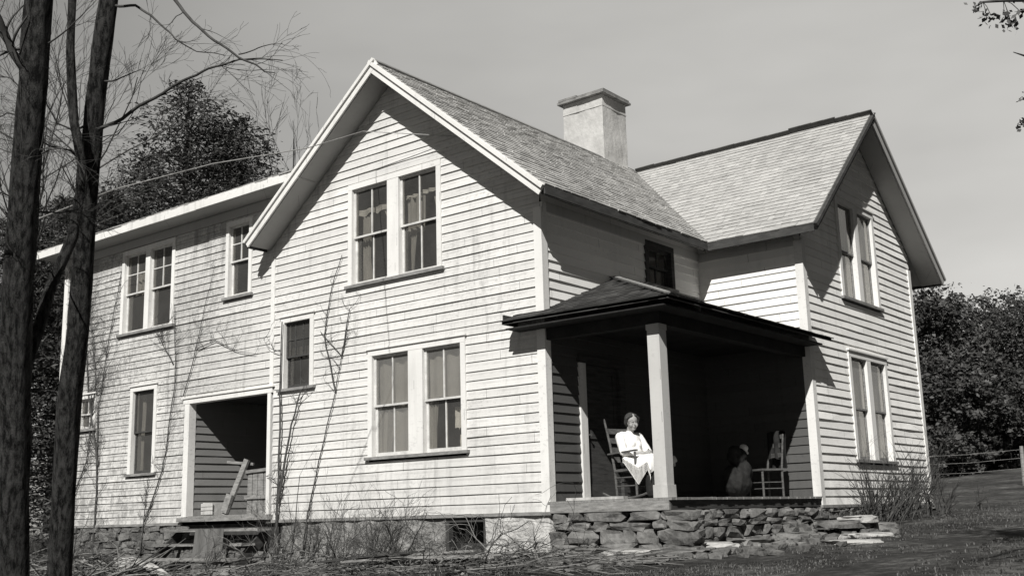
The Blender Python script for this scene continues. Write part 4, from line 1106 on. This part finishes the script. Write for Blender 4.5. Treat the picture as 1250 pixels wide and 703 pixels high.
# ------------------------------------------------------------------ near trees at the left
def trunk_pts(raw, n=5):
    out = []
    for a, b in zip(raw, raw[1:]):
        for i in range(n): out.append(V(a).lerp(V(b), i/n))
    out.append(V(raw[-1])); return out
def bark_tube(mb, raw, r0, r1, sides=20, amp=.016):
    pts = trunk_pts(raw); n = len(pts); base = len(mb.v)
    for i, p in enumerate(pts):
        t = i/(n-1); r = r0+(r1-r0)*t; d = (pts[min(i+1, n-1)]-pts[max(i-1, 0)]).normalized(); a = d.cross(V((0, 1, 0))).normalized(); b = d.cross(a)
        for k in range(sides):
            th = 2*math.pi*k/sides; q = r+amp*nz(math.cos(th)*4, math.sin(th)*4, p.z*1.6)+amp*.8*nz(math.cos(th)*9, math.sin(th)*9, p.z*4)
            if i == 0: q *= 1.25
            mb.v.append(tuple(p+(a*math.cos(th)+b*math.sin(th))*q))
    for i in range(n-1):
        for k in range(sides): q = base+i*sides; mb.f.append((q+k, q+(k+1)%sides, q+sides+(k+1)%sides, q+sides+k)); mb.m.append(0)
C0 = V((9.6737, -12.993, -.2038))
RT, UP, FW = V((.78107, .62389, -.02636)), V((.14739, -.14317, .97866)), V((-.6068, .76829, .20378))
def at(px, py, d):   # measured once from the photograph; the result is a plain world point
    return C0+(RT*((px-625)/1341.4)-UP*((py-351.5)/1341.4)+FW)*d
KD = .66
def foot(p): return V((p.x, p.y, gz(p.x, p.y)-.15))
T1 = [at(px, py, d*KD) for px, py, d in ((14, 703, 11), (15, 600, 11), (17, 500, 11), (20, 400, 11), (25, 300, 11), (32, 200, 11), (40, 100, 11), (48, 0, 11), (58, -200, 11.1), (60, -420, 11.2))]
T2 = [at(px, py, d*KD) for px, py, d in ((72, 703, 12.5), (78, 600, 12.5), (84, 500, 12.5), (96, 400, 12.5), (101, 320, 12.5), (105, 260, 12.5), (110, 200, 12.5), (117, 120, 12.5), (125, 60, 12.5), (133, 0, 12.5), (150, -180, 12.5), (165, -380, 12.5))]
FK = [at(px, py, d*KD) for px, py, d in ((21, 470, 11.05), (34, 440, 11.2), (48, 400, 11.4), (62, 350, 11.6), (88, 290, 11.9), (97, 240, 12.1), (99, 200, 12.2), (90, 150, 12.2), (86, 60, 12.3), (90, -60, 12.4))]
f1, f2 = foot(T1[0]), foot(T2[0])
t1 = empty('bare_tree', f1, 'thick dark bare tree at the far left edge, with a second stem leaning right', 'tree')
mb = MB(); bark_tube(mb, [f1]+T1, .112, .078, 24, .012); bark_tube(mb, FK, .045, .028, 12, .006)
tr = mb.build('trunk', M['bark'], t1, smooth=True)
t2 = empty('bare_tree', f2, 'slender dark bare tree whose long branches reach over the wing', 'tree')
mb = MB(); bark_tube(mb, [f2]+T2, .09, .062, 22, .010)
tr2 = mb.build('trunk', M['bark'], t2, smooth=True)
LIMBS2 = [  # (points px,py,depth), radius start, end, twigs
    ([(122, 160, 12.4), (150, 145, 12.2), (190, 118, 12.), (230, 95, 11.9), (262, 82, 11.8), (290, 72, 11.7), (318, 73, 11.7), (345, 74, 11.7)], .022, .005, 7),
    ([(128, 100, 12.4), (150, 94, 12.2), (178, 87, 12.2)], .012, .003, 2),
    ([(140, 6, 12.5), (165, 8, 12.3), (185, 18, 12.2), (200, 35, 12.1), (215, 50, 12.), (240, 62, 12.), (275, 68, 11.9)], .017, .004, 7),
    ([(135, -60, 12.5), (175, -40, 12.2), (212, 0, 12.), (235, 28, 11.8), (262, 50, 11.7), (290, 70, 11.6), (310, 80, 11.6), (322, 90, 11.6), (335, 89, 11.6)], .024, .005, 5),
    ([(290, 66, 11.6), (310, 62, 11.6), (330, 55, 11.5), (345, 53, 11.5)], .008, .003, 3),
    ([(112, 150, 12.5), (90, 160, 12.3), (70, 150, 12.2), (58, 130, 12.1), (52, 100, 12.)], .014, .004, 5),
    ([(110, 210, 12.5), (85, 185, 12.4), (62, 178, 12.2), (50, 170, 12.)], .015, .006, 4),
    ([(122, 170, 12.4), (145, 165, 12.3), (165, 135, 12.2), (172, 100, 12.1)], .007, .002, 3),
    ([(118, 158, 12.3), (200, 138, 12.1), (252, 105, 11.9)], .006, .002, 4)]
LIMBS1 = [
    ([(36, 90, 11), (15, 60, 10.9), (0, 25, 10.8), (-20, -10, 10.7)], .05, .02, 6), ([(34, 55, 11), (15, 62, 10.9), (-10, 70, 10.8)], .02, .008, 4),
    ([(52, 60, 11), (75, 40, 10.9), (100, 20, 10.8), (118, 0, 10.8)], .010, .003, 6), ([(45, 190, 11), (75, 180, 10.9), (95, 200, 10.8), (105, 215, 10.8)], .010, .004, 4),
    ([(40, 185, 11), (62, 182, 10.9), (88, 198, 10.8)], .008, .003, 3), ([(33, 260, 11), (10, 240, 10.9), (-10, 235, 10.8)], .012, .006, 6), ([(38, 215, 11.), (62, 140, 10.9), (72, 110, 10.8)], .006, .002, 5),
    ([(28, 330, 11), (8, 300, 10.8), (-10, 290, 10.8)], .016, .008, 6), ([(42, 150, 11.1), (10, 135, 11.2), (-15, 150, 11.3)], .010, .004, 8), ([(40, 120, 11.1), (12, 95, 11.2), (-10, 90, 11.3)], .010, .004, 8), ([(45, 260, 11.2), (70, 262, 11.4), (100, 250, 11.6)], .010, .004, 7)]
def limbs(L, parent, seedtw):
    for pts, r0, r1, tw in L:
        mb = MB(); P = [at(p[0], p[1], p[2]*KD) for p in pts]; r0 *= KD; r1 *= KD; Q = []
        for a, b in zip(P, P[1:]):
            for i in range(4):
                q = a.lerp(b, i/4); Q.append(q+V((nz(q.x*5, q.z*5), nz(q.y*5, q.z*5, 3), nz(q.x*5, q.y*5, 9)))*.03)
        Q.append(P[-1]); n = len(Q)
        mb.tube(Q, [r0+(r1-r0)*i/(n-1) for i in range(n)], 7)
        for k in range(tw):
            i = R.randint(n//4, n-1); d = (Q[min(i+1, n-1)]-Q[i-1]).normalized()
            grow(mb, Q[i], d+V((R.uniform(-1, 1), R.uniform(-1, 1), R.uniform(-.6, 1)))*.7, R.uniform(.16, .45), max(.0016, (r0+(r1-r0)*i/n)*.4), 2, 0, .6, 2, 5, 4, .45, minr=.0011)
        mb.build('branch', M['twig'], parent, smooth=True)
limbs(LIMBS2, t2, 1); limbs(LIMBS1, t1, 2)

# thin twiggy tree that stands behind the wing eave, by the gable
def twig_tree(x, y, h, label, zb=None, n=8, r=.04):
    z = gz(x, y); root = empty('bare_tree', (x, y, z), label, 'tree')
    mb = MB(); pts = [V((x, y, z-.1)), V((x+.1, y, z+h*.35)), V((x-.1, y+.1, z+h*.65)), V((x, y, z+h*.85))]; mb.tube(trunk_pts(pts), [r*(1-.6*i/15) for i in range(16)], 8); mb.build('trunk', M['bark'], root, smooth=True)
    mb = MB()
    for k in range(n):
        t = R.uniform(.45, .85); p = V((x, y, z+h*t)); a = R.uniform(0, 6.28)
        grow(mb, p, (math.cos(a), math.sin(a), R.uniform(.3, 1.3)), h*.22, r*.4, 4, .03, .6, 3, 5, 4, .3, minr=.004)
    mb.build('branches', M['twig'], root)
def proj_place(px, d): 
    q = at(px, 610, d); return q.x, q.y
x, y = proj_place(352, 33); twig_tree(x, y, 14.8, 'thin bare tree rising behind the wing roof next to the front gable', n=8)
x, y = proj_place(20, 30); twig_tree(x, y, 14., 'thin bare tree far left behind the two trunks', n=16, r=.07)
x, y = proj_place(95, 27); twig_tree(x, y, 12., 'thin bare tree seen between the two trunks', n=14, r=.06)

# ------------------------------------------------------------------ leafy trees
def crown(mb, blobs, n, ls, flat=.0, droop=0.):
    tot = sum(b[1]**2 for b in blobs)
    for (c, r, sq) in blobs:
        m = int(n*r*r/tot); c = V(c)
        cl = max(6, int(m/34))
        for _ in range(cl):
            d = V((R.gauss(0, 1), R.gauss(0, 1), R.gauss(0, 1))).normalized(); rr = r*(R.random()**.45)*(1+.25*nz(d.x*2+c.x, d.y*2, d.z*2))
            q = c+V((d.x*rr, d.y*rr, d.z*rr*sq)); cr = r*R.uniform(.10, .26)
            for _ in range(34):
                o = V((R.gauss(0, 1), R.gauss(0, 1), R.gauss(0, .55)))*cr*.6; p = q+o
                u = V((R.gauss(0, 1), R.gauss(0, 1), R.gauss(0, .6)-droop)).normalized(); w = u.cross(V((R.gauss(0, 1), R.gauss(0, 1), R.gauss(0, 1)))).normalized()
                L = ls*R.uniform(.6, 1.4); B = L*R.uniform(.35, .6)
                mb.face([p-u*L*.5, p+w*B*.5, p+u*L*.5, p-w*B*.5])
def leafy(x, y, h, wd, label, n=9000, ls=.3, kind='leaf_far', base=.25, name='leafy_tree', blobs=9, tr=.2):
    z = gz(x, y); root = empty(name, (x, y, z), label, 'tree', 'trees beyond the field')
    mb = MB(); top = V((x+.3, y, z+h*.7)); pts = [V((x, y, z-.2)), V((x+.1, y, z+h*.35)), top]; mb.tube(trunk_pts(pts), [tr*(1-.07*i) for i in range(11)], 8)
    B = [((x, y, z+h*.62), wd*.36, 1.1)]
    for k in range(blobs):
        a = k*2.4+R.uniform(-.4, .4); t = R.uniform(base+.08, .88); rr = wd*.36*math.sin(math.pi*min(.98, (t-base*.4)))**.6*R.uniform(.7, 1.15)
        c = V((x+math.cos(a)*rr, y+math.sin(a)*rr, z+h*t)); B.append((c, wd*R.uniform(.15, .25), .8))
        mb.tube([V((x, y, z+h*max(.2, t-.25))), (c+V((x, y, z+h*(t-.1))))/2, c], [tr*.4, tr*.25, .04], 5)
    mb.build('trunk', M['bark'], root)
    mb = MB(); crown(mb, B, n, ls); mb.build('crown', M[kind], root)
for (px, d, h, wd, lb) in ((1128, 52, 11.2, 7, 'dark tree rising just right of the side gable corner'), (1170, 62, 13.4, 9.5, 'broad dark tree in the middle of the right background'), (1212, 66, 11.8, 9, 'rounded dark tree second from the right edge'),
                           (1262, 60, 9.4, 10, 'dark tree cut by the right edge of the picture'), (1150, 46, 5.5, 6, 'low bushy tree in front of the tall ones, near the gable corner'), (1235, 48, 5.2, 7, 'low spreading bushy tree before the others at the right edge'),
                           (1195, 50, 6.6, 6.5, 'mid-height bushy tree standing in the centre front of the right grove'), (1300, 58, 12, 9, 'dark tree outside the right edge whose branches reach in')):
    x, y = proj_place(px, d); leafy(x, y, h*.84, wd, lb, 20000, .21, base=.05)

def evergreen(x, y, h, wd, label, n=300, ls=.17, low=.06):
    z = gz(x, y); root = empty('evergreen_tree', (x, y, z), label, 'tree', 'dark evergreens behind the wing')
    mb = MB(); mb.tube([(x, y, z-.2), (x, y, z+h*.5), (x, y, z+h*.98)], [.22, .14, .02], 8); mb.build('trunk', M['bark'], root)
    mb = MB(); lf = MB()
    for k in range(n):
        t = (k/n)**.8; zz = z+h*(low+(.99-low)*t); L = wd*.5*(1-t)**.5*R.uniform(.45, 1.35)+.12; a = k*2.399+R.uniform(-.3, .3); dz = R.uniform(-.12, .25)
        d = V((math.cos(a), math.sin(a), dz)); p0 = V((x, y, zz)); tip = p0+d*L+V((0, 0, -.12*L)); mb.tube([p0, p0+d*L*.5, tip], [.03*(1-t)+.008, .02*(1-t)+.006, .004], 4, cap=False)
        m = int(24+110*L/(wd*.5))
        for _ in range(m):
            s = R.random()**.6; c = p0.lerp(tip, s)+V((R.gauss(0, 1), R.gauss(0, 1), R.gauss(0, .5)))*(.09+.1*L*(1-abs(s-.6)))
            u = (d+V((R.gauss(0, 1), R.gauss(0, 1), R.gauss(0, .7)-.2))*.7).normalized(); w = u.cross(V((R.gauss(0, 1), R.gauss(0, 1), 1))).normalized(); l = ls*R.uniform(.5, 1.3)
            lf.face([c-u*l*.5, c+w*l*.16, c+u*l*.5, c-w*l*.16])
    mb.build('branches', M['twig'], root); lf.build('crown', M['leaf_pine'], root)
for (px, d, h, wd, lb) in ((213, 33, 14.8, 8.5, 'tallest dark evergreen whose pointed top rises above the wing roof'), (284, 34, 13.9, 7.0, 'dark evergreen right of the tallest one, half hidden by the wing roof'), (160, 36, 13.0, 8.5, 'dark evergreen left of the tallest one, over the end of the wing'),
                           (118, 31, 10.6, 6., 'dark evergreen behind the slender tree trunk'), (62, 36, 11.4, 7., 'dark evergreen between the two tree trunks'), (5, 30, 9.6, 7., 'dark evergreen at the far left edge'),
                           (248, 33, 13.6, 8.5, 'shorter dark evergreen just behind the middle of the wing roof'), (330, 38, 11.8, 5, 'narrow dark evergreen nearest the front gable')):
    x, y = proj_place(px, d); evergreen(x, y, h-.0, wd, lb, low=.42 if px == 62 else .06)

for (x, y, h, wd, lb) in ((15.5, -2.5, 12, 8, 'broad unseen tree added east of the yard to block sky, nearest the viewer'), (17, 4.5, 14, 9, 'tall unseen tree added east of the yard to block sky, second in the row'), (15, 11.5, 13, 8.5, 'dense unseen tree added east of the house to block sky, third in the row'),
                          (17.5, 18.5, 14, 9, 'unseen tree added east of the house to block sky, fourth in the row'), (15, 26, 13, 9, 'last unseen tree of the sky-blocking row added east of the house'), (22, 1, 16, 9, 'tall unseen tree added behind the sky-blocking row east of the yard'), (23, 14, 17, 10, 'tallest unseen tree added behind the sky-blocking row east of the house')):
    leafy(x, y, h, wd, lb, 6000, .5, base=.03)  # row out of view, added to block low sky and darken shaded walls
# tree outside the right edge: its leafy branch tips hang into the sky
x, y = at(1420, 610, 8.5).x, at(1420, 610, 8.5).y
rt = empty('leafy_tree', (x, y, gz(x, y)), 'near tree outside the right edge whose leafy twigs hang into the top right corner', 'tree')
mb = MB(); b0 = V((x, y, gz(x, y)-.1)); top = V((x+.1, y-.1, 6.5)); bark_tube(mb, [b0, b0.lerp(top, .5)+V((.1, 0, 0)), top], .16, .07, 14, .012)
mb.build('trunk', M['bark'], rt, smooth=True)
mb = MB(); lf = MB()
def leafspray(p, n, s):
    for _ in range(n):
        c = p+V((R.gauss(0, 1), R.gauss(0, 1), R.gauss(0, 1)))*s; u = V((R.gauss(0, 1), R.gauss(0, 1), R.gauss(0, .6)-.5)).normalized(); w = u.cross(V((R.gauss(0, 1), R.gauss(0, 1), R.gauss(0, 1)))).normalized(); l = R.uniform(.025, .06)
        lf.face([c-u*l*.5, c+w*l*.28, c+u*l*.5, c-w*l*.28])
for pts, sp in (([(1420, -120, 8.5), (1330, -60, 8.3), (1262, 0, 8.1), (1225, 1, 8.), (1200, 3, 8.), (1188, 10, 8.)], ((1210, 20, 8), (1232, 24, 8), (1236, 34, 8), (1245, 14, 8), (1192, 8, 8), (1205, 24, 8.), (1226, 18, 8))),
                ([(1420, 20, 8.5), (1320, 40, 8.3), (1262, 72, 8.1), (1237, 64, 8.)], ()), ([(1420, 90, 8.5), (1300, 130, 8.3), (1244, 121, 8.2)], ((1252, 122, 8.2),)), ([(1420, 120, 8.5), (1300, 160, 8.3), (1242, 152, 8.2)], ((1248, 153, 8.2),))):
    P = [at(*p) for p in pts]; mb.tube(trunk_pts(P, 3), [.03*(1-.9*i/(len(P)*3-3)) for i in range(len(P)*3-2)], 6)
    for s in sp:
        q = at(*s); near = min(P, key=lambda a: (a-q).length); mb.tube([near, (near+q)/2+V((0, 0, .02)), q], .003, 4); leafspray(q, 16, .028)
for k in range(95):   # the crown itself, above and right of the frame
    q = V((x, y, 5.4+R.gauss(.3, .7)))+RT*R.uniform(-.4, 2.4)-FW*R.uniform(-.3, 4.4); mb.tube([top-V((0, 0, R.uniform(0, 2))), (top+q)/2, q], [.02, .012, .004], 4)
    for _ in range(60):
        c = q+V((R.gauss(0, 1), R.gauss(0, 1), R.gauss(0, 1)))*.3; u = V((R.gauss(0, 1), R.gauss(0, 1), R.gauss(0, 1))).normalized(); w = u.orthogonal().normalized(); l = R.uniform(.07, .14)
        lf.face([c-u*l*.5, c+w*l*.3, c+u*l*.5, c-w*l*.3])
mb.build('branches', M['twig'], rt); lf.build('crown', M['leaf_near'], rt)

# ------------------------------------------------------------------ cable, fence post, grass
mb = MB(); P = [at(26, 276, 7.2), at(45, 268, 8.4), at(140, 231, 13.6), at(260, 200, 14.8), at(375, 181, 15.6), V((-3.3, -.55, 6.3)), V((-1.62, -.06, 5.93))]
Q = trunk_pts(P, 6); mb.tube(Q, .007, 6)
tag(mb.build('overhead_cable', M['cable'], origin=P[-1]), 'thin pale cable strung from the left trees to the front gable wall', 'cable')
x, y = proj_place(1214, 33)
fence = empty('wire_fence', (x, y, gz(x, y)), 'low post and wire fence across the field at the right', 'fence')
prev = None
for k in range(5):
    xx, yy = x-2.9*k+.9, y-.6*k; mb = MB(); z = gz(xx, yy); mb.tube([(xx, yy, z-.2), (xx+.03, yy, z+1.15)], [.07, .055], 8); mb.build('post', M['grey_wood'], fence)
    if prev:
        mb = MB()
        for h in (.5, .8, 1.05): mb.tube([prev+V((0, 0, h)), (prev+V((xx, yy, z)))/2+V((0, 0, h-.04)), V((xx, yy, z+h))], .004, 4)
        mb.build('wire', M['cable'], fence)
    prev = V((xx, yy, z))

mb = MB()
def tuft(x, y, h, n=5):
    z = gz(x, y)
    for _ in range(n):
        a = R.uniform(0, 6.28); d = V((math.cos(a), math.sin(a), 0)); b = V((x+R.gauss(0, .03), y+R.gauss(0, .03), z-.01)); L = h*R.uniform(.5, 1.2); w = V((-d.y, d.x, 0))*R.uniform(.003, .007)
        m = b+d*L*.2+V((0, 0, L*.6)); t = b+d*L*.75+V((0, 0, L*.75)); mb.face([b-w, b+w, m+w*.8, m-w*.8]); mb.face([m-w*.8, m+w*.8, t])
for _ in range(14000):
    u = R.random()
    if u < .35: x, y = R.uniform(-7, 4.5), R.uniform(-4.5, -.4)
    elif u < .8: x, y = R.uniform(2.3, 8.5), R.uniform(-3, 11)
    else: x, y = R.uniform(2.6, 9), R.uniform(9, 22)
    if nz(x*.7, y*.7, 5) > -.12: tuft(x, y, R.uniform(.02, .07))
tag(mb.build('grass', M['grass']), 'short dry grass over the yard', 'grass', kind='stuff')

# ------------------------------------------------------------------ sky, sun, camera
s = V((.45, -1, .95)).normalized(); el = math.asin(s.z); rot = math.atan2(s.x, s.y)
w = bpy.data.worlds.new('World'); scene.world = w; w.use_nodes = True; nt = w.node_tree
sky = nt.nodes.new('ShaderNodeTexSky'); sky.sky_type = 'NISHITA'; sky.sun_disc = False; sky.sun_elevation = el; sky.sun_rotation = rot; sky.dust_density = .3; sky.air_density = .4; sky.altitude = 2000
bw_ = nt.nodes.new('ShaderNodeRGBToBW'); nt.links.new(sky.outputs[0], bw_.inputs[0])
tint = nt.nodes.new('ShaderNodeMix'); tint.data_type = 'RGBA'; tint.blend_type = 'MULTIPLY'; tint.inputs[0].default_value = 1; tint.inputs[7].default_value = (1, .985, .945, 1)
nt.links.new(bw_.outputs[0], tint.inputs[6])
def wm(op, a, b=None, clamp=False):
    m = nt.nodes.new('ShaderNodeMath'); m.operation = op; m.use_clamp = clamp
    for i, q in enumerate((a, b)):
        if q is None: continue
        if isinstance(q, (int, float)): m.inputs[i].default_value = q
        else: nt.links.new(q, m.inputs[i])
    return m.outputs[0]
# a thin high veil of cloud over the northern half of the sky
tc = nt.nodes.new('ShaderNodeTexCoord'); dot = nt.nodes.new('ShaderNodeVectorMath'); dot.operation = 'DOT_PRODUCT'; nt.links.new(tc.outputs['Generated'], dot.inputs[0]); dot.inputs[1].default_value = V((-.33, .94, .05)).normalized()
veil = wm('MULTIPLY', wm('SUBTRACT', dot.outputs['Value'], .42), 1.72, True)
mp = nt.nodes.new('ShaderNodeMapping'); mp.inputs['Rotation'].default_value = (.0, .55, .6); mp.inputs['Scale'].default_value = (.7, .7, 2.2); nt.links.new(tc.outputs['Generated'], mp.inputs[0])
nn = nt.nodes.new('ShaderNodeTexNoise'); nn.inputs['Scale'].default_value = 1.6; nn.inputs['Detail'].default_value = 5; nn.inputs['Roughness'].default_value = .5; nt.links.new(mp.outputs[0], nn.inputs[0])
cl = wm('ADD', wm('MULTIPLY', nn.outputs['Fac'], 1.5), .24)
ka = wm('MULTIPLY', wm('MULTIPLY', veil, cl), 9.8)
cc = nt.nodes.new('ShaderNodeMix'); cc.data_type = 'RGBA'; cc.blend_type = 'ADD'; cc.inputs[0].default_value = 1
vc = nt.nodes.new('ShaderNodeMix'); vc.data_type = 'RGBA'; vc.blend_type = 'MULTIPLY'; vc.inputs[0].default_value = 1; vc.inputs[7].default_value = (1, .985, .945, 1); nt.links.new(ka, vc.inputs[6])
nt.links.new(tint.outputs[2], cc.inputs[6]); nt.links.new(vc.outputs[2], cc.inputs[7])
bg = nt.nodes['Background']; nt.links.new(cc.outputs[2], bg.inputs[0]); bg.inputs[1].default_value = .05
L = bpy.data.lights.new('sun', 'SUN'); L.energy = 5.; L.angle = math.radians(.5); L.color = (1, .985, .95)
lo = bpy.data.objects.new('sun', L); col.objects.link(lo); lo.rotation_euler = (-s).to_track_quat('-Z', 'Y').to_euler()
cam = bpy.data.cameras.new('camera'); co = bpy.data.objects.new('camera', cam); col.objects.link(co)
cam.sensor_width = 36; cam.lens = 1341.4/1250*36; cam.clip_end = 2000; cam.clip_start = .05
Mx = Matrix(((RT.x, UP.x, -FW.x, C0.x), (RT.y, UP.y, -FW.y, C0.y), (RT.z, UP.z, -FW.z, C0.z), (0, 0, 0, 1))); co.matrix_world = Mx
scene.camera = co
scene.view_settings.view_transform = 'Standard'; scene.view_settings.look = 'None'; scene.view_settings.exposure = .25; scene.view_settings.gamma = 1
scene.render.resolution_x = 1024; scene.render.resolution_y = 575
